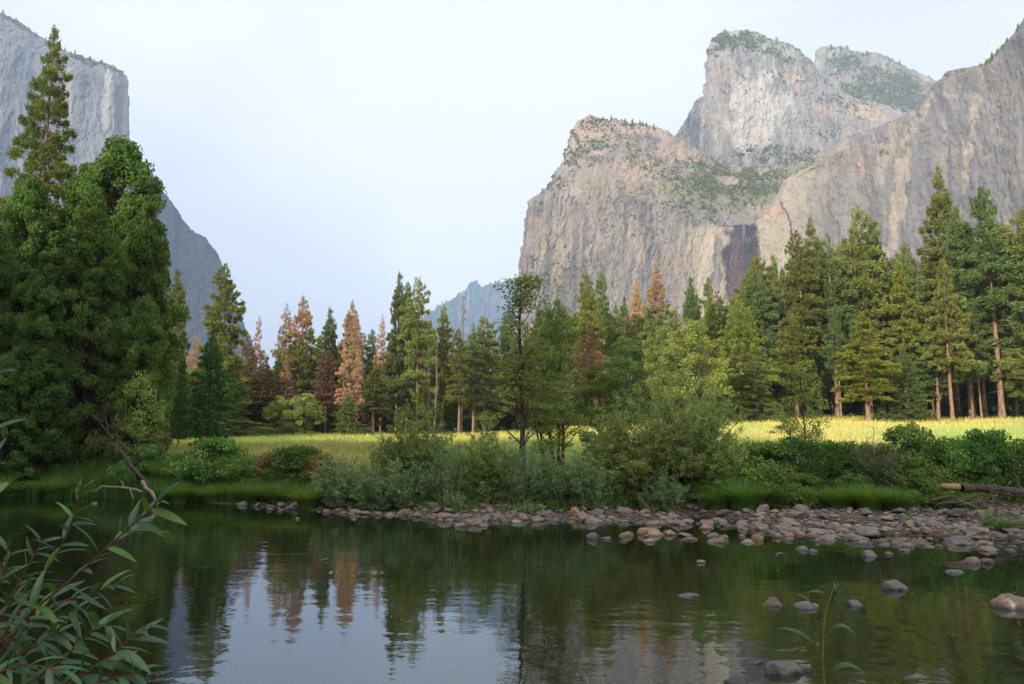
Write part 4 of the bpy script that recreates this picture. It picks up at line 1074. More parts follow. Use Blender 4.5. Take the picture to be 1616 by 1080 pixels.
# the ranks behind, nothing tells them apart
def rank(n, px0, px1, d0, d1, top0, top1, protos, label, group, wk=1.0):
    for k in range(n):
        px = px0 + (px1 - px0) * (k + rng.uniform(0.1, 0.9)) / n
        Y = float(meadow_far(px - CX, FPX)) + rng.uniform(d0, d1)
        top = np.interp(px, top0[0], top0[1]) + rng.uniform(-1, 1) * top1
        pr = protos[rng.integers(len(protos))]
        c(pr, px, top, Y, label, 'tree', group, None if rng.random() < 0.3 else float(np.clip((710 - top) * rng.uniform(0.085, 0.125) * wk, 12, 40)))
skyline = ([360, 420, 520, 600, 680, 760, 860, 960, 1060, 1160, 1200, 1300, 1400, 1460, 1520, 1660], [585, 545, 545, 560, 535, 540, 500, 490, 495, 485, 440, 410, 415, 425, 390, 380])
rank(66, 350, 1180, 4, 40, skyline, 28, ['pineA', 'pineF', 'pineC', 'pineD', 'pineG', 'brown', 'pineF', 'pineG', 'halfC', 'pineB'], 'green or browning conifer filling the depth of the forest behind the meadow', 'conifers deep in the forest')
rank(64, 1150, 1690, 4, 45, skyline, 36, ['pineA', 'pineF', 'pineC', 'pineG', 'pineB'], 'dark green conifer in the shade behind the front row under the tan cliff', 'dark conifers under the tan cliff')
rank(44, 340, 1700, 40, 120, ([340, 700, 1000, 1700], [600, 570, 540, 470]), 20, ['pineA', 'pineB', 'pineE', 'pineA'], 'distant conifer whose crown only fills gaps of the forest', 'conifers in the gaps of the forest')
def under(n, px0, px1, d0, d1, hr, protos, label, group):
    for k in range(n):
        px = px0 + (px1 - px0) * (k + rng.uniform(0.1, 0.9)) / n
        Y = float(meadow_far(px - CX, FPX)) + rng.uniform(d0, d1)
        x, z = spot(px, Y); h = rng.uniform(*hr)
        top = HOR - (z + h - CAMZ) / Y * FPX
        c(protos[rng.integers(len(protos))], px, top, Y, label, 'tree', group, h * rng.uniform(0.30, 0.5) * FPX / Y)
under(70, 345, 1690, 5, 30, (4, 10), ['pineLow', 'pineLow', 'roundBush', 'pineLow', 'brown'], 'young tree or bush in the shade between the trunks of the forest', 'undergrowth of the forest')
under(14, 215, 350, 8, 40, (5, 11), ['pineLow', 'cotB'], 'dark young tree behind the lone young pine on the meadow edge', 'dark young trees behind the lone young pine')
under(70, 330, 1700, 30, 75, (7, 16), ['pineLow', 'pineLow', 'cotB'], 'dark young tree closing the view between the trunks deep in the forest', 'dark young trees deep in the forest')
# slim bare trunks at the right, lit orange
for px, top, Y in ((1466, 560, 97), (1477, 556, 98), (1553, 480, 99), (1330, 480, 101), (1540, 500, 101)):
    c('pineE', px, top, Y, 'slim pine showing mostly its bare orange trunk at the meadow edge under the tan cliff', 'tree', 'slim pines showing bare orange trunks', 16)

# left bank trees -----------------------------------------------------
c('tallL', 30, 44, 62, 'very tall open pine standing before the sheer pale cliff', 'tree', None, 92)
LEFT = [
 ('oakA', 164, 220, 44, 118, 'big broadleaf tree with the highest domed crown of the dark bank trees'),
 ('oakB', 214, 322, 41, 64, 'broadleaf tree with yellow-lit outer leaves flanking the dark bank trees'),
 ('oakB', 110, 262, 47, 74, 'broadleaf tree between the very tall pine and the highest domed crown'),
 ('oakA', 15, 282, 45, 96, 'broad yellow-green lit tree under the very tall pine'),
 ('oakA', 124, 335, 38, 92, 'dark shaded broadleaf tree in front of the highest domed crown'),
 ('oakA', -60, 330, 40, 90, 'dark broadleaf tree cut by the left edge of the picture'),
 ('oakB', 52, 400, 37, 66, 'shaded broadleaf tree standing low in front on the dark bank'),
 ('oakC', 215, 470, 37, 48, 'small dark leafy tree behind the leaning snag'),
 ('oakC', 70, 540, 36, 52, 'low dark undergrowth tree at the back of the grassy bank'),
 ('oakC', 150, 575, 39, 45, 'low dark undergrowth tree behind the thick grey trunk'),
 ('oakC', 0, 560, 35.5, 50, 'low dark undergrowth tree at the left edge of the grassy bank'),
 ('pineB', 264, 425, 68, 26, 'dark conifer half hidden behind the yellow-lit flank of the bank trees'),
 ('youngD', 327, 522, 52, 47, 'dark green young pine standing alone on the meadow edge with short trunk'),
 ('youngS', 281, 560, 50, 16, 'thin dark young pine between the leafy bank trees and the lone young pine'),
 ('youngS', 255, 590, 49, 20, 'small shaded young pine against the leafy bank trees'),
]
for pr, px, top, Y, wpx, lab in LEFT:
    c(pr, px, top, Y, lab, 'tree', None, wpx)
c('sapling', 218, 588, 34.5, 'little yellow-green tree growing beside the leaning snag', 'tree', None, 46)

for (tx, ty, sc_, rz_) in ((-14.5, 9.5, 0.9, 0.4), (-20.0, 16.0, 1.05, 1.9), (-27.0, 23.0, 1.1, 3.0), (-19.0, 4.0, 1.1, 4.2), (-26.0, 11.0, 1.35, 0.2), (-34.0, 20.0, 1.35, 2.2), (-40.0, 30.0, 1.3, 5.0), (-31.0, 2.0, 1.35, 1.1), (-11.0, -5.0, 1.15, 3.7)):  # unseen trees, added to block sky light from the left bank trees
    o = copy_tree(PROTO['oakA']); o.location = (tx, ty, gzf(tx, ty)); o.scale = (sc_,) * 3; o.rotation_euler = (0, 0, rz_)
    for k_ in ('group', 'label', 'category'):
        if k_ in o: del o[k_]
    tag(o, 'unseen broadleaf tree added on the near left bank to shade the trees opposite', 'tree', 'unseen shading trees added on the near left bank')
def trunk_post():
    "the thick old trunk seen at the back of the left bank"
    root = empty('old_trunk'); mb = MB()
    x, z = spot(125, 38)
    q = np.linspace(0, 1, 16)
    mb.tube(np.stack([0.10 * np.sin(q * 3) + 0.2 * q, 0 * q, q * 7.0 - 0.2], -1), 0.30 * (1 - 0.35 * q) * (1 + 0.7 * np.exp(-q * 9)), 12)
    rg = np.random.default_rng(3)
    for k in range(14):
        zz = rg.uniform(1.5, 6.5); a = rg.uniform(0, 2 * PI); Ls = rg.uniform(0.6, 1.8)
        t = np.linspace(0, 1, 5)[:, None]
        mb.tube(np.array([0.1, 0, zz]) + np.array([math.cos(a), math.sin(a), rg.uniform(-0.3, 0.4)]) * Ls * t + rg.normal(size=(5, 3)) * 0.05 * t, np.interp(t[:, 0], [0, 1], [0.04, 0.008]), 5)
    mb.build('trunk', M['bark_dark'], root, True)
    root.location = (x, 38, z)
    tag(root, 'thick dark old trunk flaring at its foot at the back of the grassy left bank', 'tree trunk')
trunk_post()

def wood(name, label, cat, paths, mat, Ybase, twigs=0, seed=0, tipmat=None):
    "dead wood traced limb by limb: each limb is (pixel points, depths, radius start, radius end)"
    rg = np.random.default_rng(seed)
    P0 = at(*paths[0][0][0], Ybase)
    root = empty(name, tuple(P0)); mb = MB(); tw = MB()
    for pts, deps, r0, r1 in paths:
        pp = at([p[0] for p in pts], [p[1] for p in pts], deps) - P0
        s = np.linspace(0, 1, len(pts)); q = np.linspace(0, 1, max(8, len(pts) * 4))
        path = np.stack([np.interp(q, s, pp[:, k]) for k in range(3)], -1)
        path = path + (fbm(q[:, None] * 5 + seed, np.arange(3)[None] * 9.1 + r0 * 50, 0, 3, seed) - 0.5) * r0 * 2.0
        mb.tube(path, np.interp(q, [0, 1], [r0, r1]) * (0.88 + 0.24 * vnoise(q * 9, r0 * 40, 0, seed)), 9)
        for k in range(twigs):
            j = rg.integers(len(q) // 4, len(q)); dd = norm(rg.normal(size=3) + np.array([0, 0, 0.4])); Ls = rg.uniform(0.25, 0.9)
            t = np.linspace(0, 1, 5)[:, None]
            tw.tube(path[j] + dd * Ls * t + rg.normal(size=(5, 3)) * 0.07 * t, np.interp(t[:, 0], [0, 1], [0.014, 0.004]), 4)
    mb.build('stem', M[mat], root, True)
    if twigs: tw.build('twigs', M[mat], root, True)
    tag(root, label, cat)
    return root, P0
wood('leaning_snag', 'charred dead snag leaning up and left from the river edge with forked bare limbs', 'dead tree', [
    ([(243, 788), (226, 758), (206, 735), (190, 712), (176, 698)], [31, 31.2, 31.5, 31.8, 32], 0.095, 0.055),
    ([(178, 700), (186, 682), (196, 664), (200, 640)], [32, 32, 32.1, 32.2], 0.05, 0.015),
    ([(176, 698), (170, 678), (166, 654), (172, 632)], [32, 32, 32, 32], 0.05, 0.015),
    ([(170, 690), (150, 700), (138, 712)], [32, 31.6, 31.4], 0.04, 0.012),
    ([(178, 695), (160, 668), (140, 650), (118, 648)], [32, 31.8, 31.6, 31.5], 0.04, 0.01)], 'bark_dark', 31, 9, 71)
wood('driftwood', 'bleached driftwood pole slanting into the river at the foot of the leaning snag', 'driftwood', [
    ([(225, 762), (236, 776), (250, 797)], [29.8, 29.4, 29.0], 0.075, 0.055)], 'bark_grey', 29.8, 0, 72)
wood('driftwood', 'grey branch lying flat along the bank left of the leaning snag', 'driftwood', [
    ([(150, 776), (162, 768), (185, 769), (215, 773), (226, 778)], [30.5, 30.5, 30.4, 30.3, 30.2], 0.03, 0.055),
    ([(196, 770), (192, 760)], [30.4, 30.4], 0.04, 0.02), ([(205, 772), (210, 786)], [30.3, 30.1], 0.03, 0.02)], 'bark_grey', 30.5, 0, 73)

# bank shrubs ---------------------------------------------------------
SHRUB = [
 ('bushB', 25, 722, 771, 50, 'low dark leafy bush in the grass at the left edge of the bank'),
 ('bushA', 236, 700, 768, 40, 'sprawling dull green bush right behind the leaning snag'),
 ('bushB', 288, 712, 764, 40, 'olive bush between the leaning snag and the round green bush'),
 ('bushA', 345, 690, 760, 62, 'rounded dark green bush left of the red-leaved bush'),
 ('bushR', 430, 712, 764, 36, 'red-leaved bush among green bushes, left one of two'),
 ('bushB', 405, 716, 766, 56, 'low green bush in front of the red-leaved bush'),
 ('bushA', 470, 702, 766, 56, 'green bush between the two reddish bushes'),
 ('bushR', 512, 712, 770, 36, 'red-leaved bush among green bushes, right one of two'),
 ('wilG', 545, 705, 797, 60, 'feathery light green willow at the left end of the willow thicket'),
 ('wilG', 600, 712, 800, 52, 'silvery willow bush leaning over the stones under the tall dark willow'),
 ('wilG', 652, 708, 800, 52, 'silvery willow bush with its foot in the cobbles'),
 ('wilB', 632, 652, 778, 50, 'dark willow with airy top against the sunny grass, left stem group'),
 ('wilB', 682, 642, 778, 52, 'dark tall willow with airy top against the sunny grass, right stem group'),
 ('wilH', 708, 686, 793, 50, 'blue-grey willow bush under the dark airy willow'),
 ('wilB', 770, 660, 795, 50, 'dome-headed willow on a red-brown foot left of the alders'),
 ('wilH', 828, 684, 795, 58, 'blue-grey rounded willow in front of the alder trunks'),
 ('wilH', 880, 712, 797, 46, 'soft grey willow filling the gap in front of the alder trunks'),
 ('wilG', 926, 700, 798, 50, 'pale willow at the left foot of the biggest willow'),
 ('wilA', 1018, 618, 788, 120, 'biggest willow, a wide dome of fine grey-green leaves by the cobbles'),
 ('wilA', 1090, 574, 782, 96, 'taller crown rising from the right half of the biggest willow'),
 ('wilB', 980, 684, 794, 66, 'yellowish leafy front of the willow thicket below the biggest willow'),
 ('wilB', 1120, 676, 790, 62, 'dull green willow at the right foot of the biggest willow'),
 ('wilG', 1048, 736, 801, 42, 'small pale silver shrub standing alone before the biggest willow'),
 ('herb', 1022, 764, 803, 22, 'low pale herb at the foot of the small silver shrub'),
 ('bushA', 1205, 695, 776, 60, 'dark green bush right of the biggest willow'),
 ('bushB', 1262, 684, 774, 60, 'dark green bush beneath the slim sapling'),
 ('bushA', 1322, 694, 776, 56, 'green bush left of the bare twiggy bush'),
 ('bushB', 1380, 696, 770, 54, 'green bush behind the bare twiggy bush'),
 ('bushA', 1436, 670, 776, 60, 'tall green bush right of the bare twiggy bush'),
 ('bushB', 1496, 686, 774, 60, 'green bush above the broken log end'),
 ('bushA', 1556, 676, 774, 60, 'green bush above the middle of the fallen log'),
 ('bushB', 1612, 688, 774, 60, 'dark green bush at the right edge behind the fallen log'),
 ('bushR', 1535, 728, 782, 30, 'brownish dry bush just above the fallen log'),
 ('bushA', 1440, 736, 794, 56, 'bright low bush between the grass and the fallen log'),
 ('bushB', 1500, 752, 797, 50, 'low dark bush under the broken log end'),
 ('bushB', 1216, 742, 796, 50, 'shaded low bush over the tall sedge, nearest the biggest willow'),
 ('bushA', 1262, 744, 797, 40, 'shaded low bush over the tall sedge, under the slim sapling'),
 ('wilG', 1572, 800, 834, 36, 'pale willow seedling spreading among the cobbles near the fallen log'),
 ('wilG', 1628, 804, 836, 30, 'pale willow seedling among the cobbles cut by the right edge'),
 ('herb', 1427, 803, 830, 10, 'thin grey-green herb rising from the middle of the cobbles'),
 ('herb', 1296, 772, 801, 13, 'silvery herb at the edge of the sedge above the cobbles'),
 ('bushA', 1345, 748, 797, 44, 'shaded low bush over the tall sedge, under the bare twiggy bush'),
 ('herb', 1190, 776, 803, 16, 'pale herb among the back cobbles beside the fountain-shaped tuft'),
 ('herb', 835, 786, 808, 28, 'grey-green herb creeping over the stones below the alders'),
 ('herb', 715, 766, 804, 24, 'fresh green herb patch beside the silvery willow foot'),
]
for pr, px, top, row, wpx, lab in SHRUB:
    c(pr, px, top, yrow(px, row), lab, 'shrub', None, wpx, sink=0.05)
c('alderA', 822, 430, 32, 'tallest slender alder with an open dark crown above the willows', 'tree', None, 80)
c('alderB', 884, 486, 33, 'several-stemmed alder right of the tallest alder', 'tree', None, 66)
c('alderB', 868, 600, 31, 'shorter alder clump with dark thin trunks before the several-stemmed alder', 'tree', None, 44)
c('cotB', 950, 575, 38, 'cream-flecked olive tree leaning behind the biggest willow', 'tree', None, 48)
c('sapling', 1272, 572, 29, 'slim sapling with loose lit leaves rising above the right bank bushes', 'tree', None, 42)
c('sapling', 1252, 668, 28, 'low branching sapling silhouetted on the golden meadow', 'tree', None, 52)
c('sapling', 1440, 662, 27.5, 'thin leafy shoot sticking up from the right bank bushes', 'shrub', None, 18)

def bare_bush():
    root = empty('bare_bush'); x, z = spot(1374, 25.6); mb = MB(); rg = np.random.default_rng(8)
    for k in range(60):
        a = rg.uniform(0, 2 * PI); Ls = rg.uniform(0.5, 1.5); up_ = rg.uniform(-0.15, 1.2)
        t = np.linspace(0, 1, 7)[:, None]
        b0 = np.array([0, 0, 0.95 if k % 3 else 0.2]) + rg.normal(size=3) * 0.08
        d = norm(np.array([math.cos(a), math.sin(a), up_]))
        p = b0 + d * Ls * t + rg.normal(size=(7, 3)) * 0.05 * t + np.array([0, 0, -0.35]) * t * t * (up_ < 0.4) * Ls
        mb.tube(p, np.interp(t[:, 0], [0, 1], [0.014, 0.004]), 5)
        for j in range(3):
            i = rg.integers(2, 6); q = norm(d + rg.normal(size=3) * 0.7)
            mb.tube(p[i] + q * Ls * 0.35 * t + rg.normal(size=(7, 3)) * 0.02 * t, np.interp(t[:, 0], [0, 1], [0.007, 0.003]), 4)
    for (dx, hh) in ((-0.1, 2.1), (0.12, 2.35), (0.2, 1.9)):
        t = np.linspace(0, 1, 10)[:, None]
        mb.tube(np.array([dx * 0.3, 0, 0]) + np.array([dx, 0, hh]) * t + rg.normal(size=(10, 3)) * 0.02, np.interp(t[:, 0], [0, 1], [0.022, 0.006]), 6)
        for j in range(9):
            s = rg.uniform(0.4, 0.98); a = rg.uniform(0, 2 * PI); tt = np.linspace(0, 1, 4)[:, None]
            mb.tube(np.array([dx * 0.3 + dx * s, 0, hh * s]) + np.array([math.cos(a), math.sin(a), 0.6]) * rg.uniform(0.15, 0.5) * tt, np.interp(tt[:, 0], [0, 1], [0.007, 0.003]), 4)
    mb.build('branches', M['bark_grey'], root, True)
    root.location = (x, 25.6, z)
    tag(root, 'bare grey twiggy bush, leafless among the green bushes of the right bank', 'shrub')
bare_bush()

lg, P0 = wood('fallen_log', 'fallen dark log reaching out over the cobbles with a freshly broken pale tip', 'log', [
    ([(1512, 769), (1560, 772), (1616, 777), (1700, 784)], [22.0, 22.3, 22.8, 23.6], 0.105, 0.15),
    ([(1508, 765), (1490, 756), (1472, 745), (1462, 741)], [22.1, 22.2, 22.3, 22.3], 0.03, 0.012),
    ([(1540, 768), (1522, 757), (1505, 750)], [22.2, 22.4, 22.6], 0.02, 0.008),
    ([(1580, 770), (1572, 757), (1564, 747)], [22.4, 22.4, 22.4], 0.035, 0.018),
    ([(1608, 769), (1606, 750), (1612, 735), (1620, 716)], [22.6, 22.6, 22.6, 22.6], 0.04, 0.02),
    ([(1592, 778), (1575, 788), (1552, 796)], [22.3, 22.0, 21.8], 0.022, 0.010),
    ([(1560, 775), (1600, 783), (1640, 783)], [22.0, 22.0, 22.0], 0.025, 0.02)], 'bark_dark', 22.0, 0, 74)
mb = MB()
pp = at([1513, 1498, 1484], [769, 768.5, 767.5], [22.0, 21.95, 21.9]) - P0
mb.tube(np.concatenate([pp, pp[-1:] + (pp[-1:] - pp[-2:-1]) * 0.02]), [0.098, 0.09, 0.07, 0.004], 9)
mb.build('broken_end', M['fresh_wood'], lg, True)
wood('root_tangle', 'tangle of bare brown roots washed out of the bank under the fallen log', 'roots', [
    ([(1470 + k * 9, 790 + (k * 7) % 9), (1500 + k * 11, 782 + (k * 5) % 14), (1530 + k * 10, 797 + (k * 3) % 7)], [23.2, 22.6, 22.0], 0.022, 0.008) for k in range(9)], 'bark_grey', 23.0, 0, 75)
wood('driftwood', 'single pale stick standing askew in the willows before the alders', 'driftwood', [
    ([(907, 782), (898, 770), (890, 758)], [26.4, 26.4, 26.4], 0.022, 0.012)], 'bark_grey', 26.4, 0, 76)

# sedge, grass, meadow ------------------------------------------------
TUFT = sedge_tuft('sedge_tuft', 0.85, 0.95, 5)
def tuft(px, Y, s, label, first=False):
    o = TUFT if first else TUFT.copy()
    if not first: COL.objects.link(o)
    x, z = spot(px, Y)
    o.location = (x, Y, z); o.scale = (s, s, s); o.rotation_euler = (0, 0, px * 0.37)
    for k in ('label', 'category', 'group'):
        if k in o: del o[k]
    tag(o, label, 'grass tuft')
tuft(1168, 24.6, 1.15, 'large fountain-shaped sedge tuft right of the biggest willow', True)
tuft(285, 31.0, 0.95, 'rounded sedge tuft hanging over the water right of the leaning snag')
tuft(440, 29.0, 1.0, 'drooping sedge tuft over the stones below the red-leaved bushes')
tuft(1365, 24.0, 0.9, 'upright sedge tuft at the foot of the bare twiggy bush')

def scatter_grass(name, label, n, pxr, er, hr, wr, mat, seed, keep=None, dens_y=None, lean=0.6):
    "n blades between the bushes: pixel columns pxr, distance behind the cobble edge er, height hr"
    rg = np.random.default_rng(seed)
    px = rg.uniform(pxr[0], pxr[1], n)
    xa = (px - CX) / FPX
    y = np.full(n, 28.0)
    e = rg.uniform(er[0], er[1], n)
    for k in range(12): y = bank_y(xa * y) + bar_w(xa * y) + e
    x = xa * y
    z = gz(x, y)
    m = fbm(x * 0.7, y * 0.7, 0, 3, seed) > (0.36 if keep is None else keep)
    x, y, z, px, e = x[m], y[m], z[m], px[m], e[m]; n = len(x)
    a = rg.uniform(0, 2 * PI, n)
    ld = np.stack([np.cos(a), np.sin(a) * 0.6 - 0.3, 0 * a], -1)
    h = rg.uniform(*hr, n) * (0.7 + 0.6 * fbm(x * 0.5, y * 0.5, 0, 2, seed + 1))
    V, Q, k = blades(rg, np.stack([x, y, z - 0.03], -1), h, ld, rg.uniform(0.1, 1.0, n) * lean, rg.uniform(*wr, n), 3)
    t = rg.uniform(0.32, 1.68, n) * (0.75 + 0.5 * fbm(x * 0.4, y * 0.4, 0, 2, seed + 2))
    o = link_mesh(name, V, Q, M[mat], None, np.repeat(t, k))
    tag(o, label, 'grass', None, 'stuff')
for px, Y, s, lab in ((20, 34.6, 0.9, 'sedge tuft by the waterline at the left edge of the picture'), (88, 34.2, 1.0, 'sedge tuft over the water below the thick old trunk'), (340, 30.9, 0.85, 'sedge tuft above the small stony landing right of the rounded tuft'),
                      (400, 29.8, 1.0, 'tall sedge tuft left of the drooping one over the stones'), (490, 27.4, 0.9, 'sedge tuft at the left foot of the feathery light green willow'),
                      (1130, 24.8, 0.8, 'small sedge tuft tucked between the biggest willow and the fountain-shaped tuft'), (1230, 24.7, 0.85, 'sedge tuft left of the silvery herb above the cobbles'), (1318, 24.3, 0.85, 'sedge tuft right of the silvery herb above the cobbles'), (1408, 23.8, 0.8, 'last sedge tuft before the bright low bush')):
    tuft(px, Y, s, lab)
scatter_grass('bank_grass', 'long bright green sedge fringing the left bank', 42000, (-120, 520), (-0.5, 3.6), (0.35, 0.85), (0.008, 0.017), 'sedge', 81, 0.30)
scatter_grass('bank_grass', 'bright green sedge strip between the cobbles and the right bank bushes', 8000, (1090, 1440), (-0.4, 2.2), (0.15, 0.9), (0.007, 0.014), 'sedge', 82, 0.47)
scatter_grass('bank_grass', 'thin green grass at the foot of the willow thicket', 12000, (500, 1100), (-0.3, 2.4), (0.15, 0.5), (0.004, 0.008), 'sedge', 83, 0.45)
scatter_grass('dry_grass', 'tawny dry grass in the shade behind the left bank', 34000, (-120, 640), (3.0, 14), (0.3, 0.75), (0.006, 0.013), 'meadow', 84, 0.38)

def meadow_grass():
    rg = np.random.default_rng(90); n = 150000
    px = rg.uniform(230, 1680, n); xa = (px - CX) / FPX
    u = rg.random(n); y0 = 33.0; y1 = 146.0
    y = 1 / (1 / y0 + (1 / y1 - 1 / y0) * u ** 0.8)
    x = xa * y
    keep = (y < meadow_far(x, y) + 3) & (y - bank_y(x) - bar_w(x) > 5)
    x, y = x[keep], y[keep]; n = len(x); z = gz(x, y)
    a = rg.uniform(0, 2 * PI, n); ld = np.stack([np.cos(a), np.sin(a), 0 * a], -1)
    h = rg.uniform(0.25, 0.62, n)
    V, Q, k = blades(rg, np.stack([x, y, z - 0.03], -1), h, ld, rg.uniform(0.1, 0.7, n), rg.uniform(0.010, 0.022, n) * np.clip(y / 70, 0.7, 1.8), 2)
    f = fbm(x * 0.05, y * 0.09, 0, 3, 91); g = fbm(x * 0.03, y * 0.07, 0, 3, 97)
    T = np.ones((n, 3)) * rg.uniform(0.7, 1.3, n)[:, None]
    T = T * (np.array([1.0, 1.0, 1.0]) * (1 - sstep(0.45, 0.6, f))[:, None] + np.array([0.62, 0.95, 0.75]) * sstep(0.45, 0.6, f)[:, None])
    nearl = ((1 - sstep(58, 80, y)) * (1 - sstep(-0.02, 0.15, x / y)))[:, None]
    T = T * (1 - nearl) + T * np.array([0.50, 0.60, 0.55]) * nearl  # near left blades greener and darker, the evening shade put into their tint
    gold = (sstep(0.50, 0.60, g + 0.12 * (y > meadow_far(x, y) - 18)) * (rg.random(n) < 0.35))[:, None] * (1 - nearl)
    T = T * (1 - gold) + np.array([1.5, 1.35, 0.3]) * gold
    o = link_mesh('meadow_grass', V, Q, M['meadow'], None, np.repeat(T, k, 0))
    tag(o, 'tall golden meadow grass with patches of yellow flowers in the evening sun', 'grass', None, 'stuff')
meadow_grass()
# ------------------------------------------------------------------ stones
def stone_mat():
    m, t, N, L = new_mat('river_stone')
    o = N('ShaderNodeOutputMaterial'); p = N('ShaderNodeBsdfPrincipled')
    at_ = N('ShaderNodeAttribute'); at_.attribute_name = 'tint'
    oi = N('ShaderNodeObjectInfo')
    r = N('ShaderNodeValToRGB')
    cols = [(0.0, (0.13, 0.115, 0.115)), (0.2, (0.21, 0.18, 0.165)), (0.4, (0.16, 0.145, 0.15)), (0.58, (0.235, 0.20, 0.172)), (0.74, (0.185, 0.168, 0.162)), (0.88, (0.25, 0.18, 0.135)), (1.0, (0.24, 0.22, 0.20))]
    e = r.color_ramp.elements
    e[0].position, e[0].color = cols[0][0], (*cols[0][1], 1); e[1].position, e[1].color = cols[-1][0], (*cols[-1][1], 1)
    for ps, cc in cols[1:-1]:
        k = e.new(ps); k.color = (*cc, 1)
    L(oi.outputs['Random'], r.inputs['Fac'])
    # a stone's own colour overrides: object colour alpha below 1 keeps the ramp
    mc = N('ShaderNodeMix'); mc.data_type = 'RGBA'
    L(oi.outputs['Alpha'], mc.inputs['Factor']); L(r.outputs['Color'], mc.inputs['A']); L(oi.outputs['Color'], mc.inputs['B'])
    tc = N('ShaderNodeTexCoord')
    n = N('ShaderNodeTexNoise'); n.inputs['Scale'].default_value = 2.2; n.inputs['Detail'].default_value = 7; n.inputs['Roughness'].default_value = 0.7
    L(tc.outputs['Object'], n.inputs['Vector'])
    mr = N('ShaderNodeMapRange'); mr.inputs['From Min'].default_value = 0.3; mr.inputs['From Max'].default_value = 0.7
    mr.inputs['To Min'].default_value = 0.32; mr.inputs['To Max'].default_value = 0.80
    L(n.outputs['Fac'], mr.inputs['Value'])
    sc = N('ShaderNodeVectorMath'); sc.operation = 'SCALE'; L(mc.outputs['Result'], sc.inputs[0]); L(mr.outputs[0], sc.inputs['Scale'])
    mu = N('ShaderNodeMix'); mu.data_type = 'RGBA'; mu.blend_type = 'MULTIPLY'; mu.inputs['Factor'].default_value = 1
    L(sc.outputs[0], mu.inputs['A']); L(at_.outputs['Color'], mu.inputs['B'])
    # wet band just over the water
    g = N('ShaderNodeNewGeometry'); sx = N('ShaderNodeSeparateXYZ'); L(g.outputs['Position'], sx.inputs[0])
    wet = N('ShaderNodeMapRange'); wet.inputs['From Min'].default_value = 0.015; wet.inputs['From Max'].default_value = 0.045
    wet.inputs['To Min'].default_value = 1; wet.inputs['To Max'].default_value = 0
    L(sx.outputs['Z'], wet.inputs['Value'])
    wm = N('ShaderNodeMix'); wm.data_type = 'RGBA'; wm.blend_type = 'MULTIPLY'; wm.inputs['B'].default_value = (0.45, 0.43, 0.40, 1)
    L(wet.outputs[0], wm.inputs['Factor']); L(mu.outputs['Result'], wm.inputs['A']); L(wm.outputs['Result'], p.inputs['Base Color'])
    wr = N('ShaderNodeMapRange'); wr.inputs['To Min'].default_value = 0.75; wr.inputs['To Max'].default_value = 0.3
    L(wet.outputs[0], wr.inputs['Value']); L(wr.outputs[0], p.inputs['Roughness'])
    p.inputs['Specular IOR Level'].default_value = 0.35
    b = N('ShaderNodeBump'); b.inputs['Strength'].default_value = 0.45; b.inputs['Distance'].default_value = 0.03
    L(n.outputs['Fac'], b.inputs['Height']); L(b.outputs[0], p.inputs['Normal'])
    L(p.outputs[0], o.inputs['Surface'])
    return m
M['stone'] = stone_mat()

import bmesh
def ico(sub):
    bm = bmesh.new(); bmesh.ops.create_icosphere(bm, subdivisions=sub, radius=1.0)
    V = np.array([v.co[:] for v in bm.verts]); F = np.array([[v.index for v in f.verts] for f in bm.faces]); bm.free()
    return V, F
ICO3, ICO3F = ico(4)
ICO2, ICO2F = ico(2)
def stone_shape(seed, V, ang=0.5):
    rg = np.random.default_rng(seed)
    k = 1 + (fbm(V[:, 0] * 1.1 + seed * 3.1, V[:, 1] * 1.1, V[:, 2] * 1.1 + 7, 3, seed) - 0.5) * 0.75
    P = V * k[:, None]
    for j in range(int(5 + 4 * ang)):                       # worn flats
        nrm = rand_unit(rg, 1)[0]; dd = rg.uniform(0.62, 0.92)
        ex = np.maximum(P @ nrm - dd, 0)
        P = P - nrm * (ex * 0.8 * ang * 1.3)[:, None]
    P = P + V * ((fbm(V[:, 0] * 4 + seed, V[:, 1] * 4, V[:, 2] * 4, 3, seed + 5) - 0.5) * 0.10)[:, None]
    return P / np.abs(P).max(0)
STONES = []
for k in range(12):
    P = stone_shape(100 + k, ICO3, 0.55 + 0.06 * k)
    t = 0.85 + 0.3 * fbm(P[:, 0] * 1.5 + k, P[:, 1] * 1.5, P[:, 2] * 1.5, 2, k)
    STONES.append(link_mesh('river_stone', P, ICO3F, M['stone'], None, t, True))
_first = set()
RANGE = {}
def stone(k, x, y, z, rx, ry, rz, label, group=None, col=None, cat='stone', name=None, yaw=None):
    o = STONES[k]
    if k in _first: o = o.copy(); COL.objects.link(o)
    _first.add(k)
    if name: o.name = name
    o.location = (x, y, z); o.scale = (rx, ry, rz)
    rg = np.random.default_rng(int(abs(x * 1000) + abs(y * 777)))
    o.rotation_euler = (rg.normal() * 0.12, rg.normal() * 0.12, rg.uniform(0, 6.28) if yaw is None else yaw)
    o.color = (*(col if col else (0.2, 0.2, 0.2)), 1.0 if col else 0.0)
    for q in ('label', 'category', 'group'):
        if q in o: del o[q]
    tag(o, label, cat, group)
    return o
TAN = (0.36, 0.26, 0.17); ORANGE = (0.36, 0.20, 0.11); GREY = (0.19, 0.175, 0.18); DARK = (0.10, 0.095, 0.10); BROWN = (0.24, 0.175, 0.14); PALE = (0.33, 0.29, 0.25)
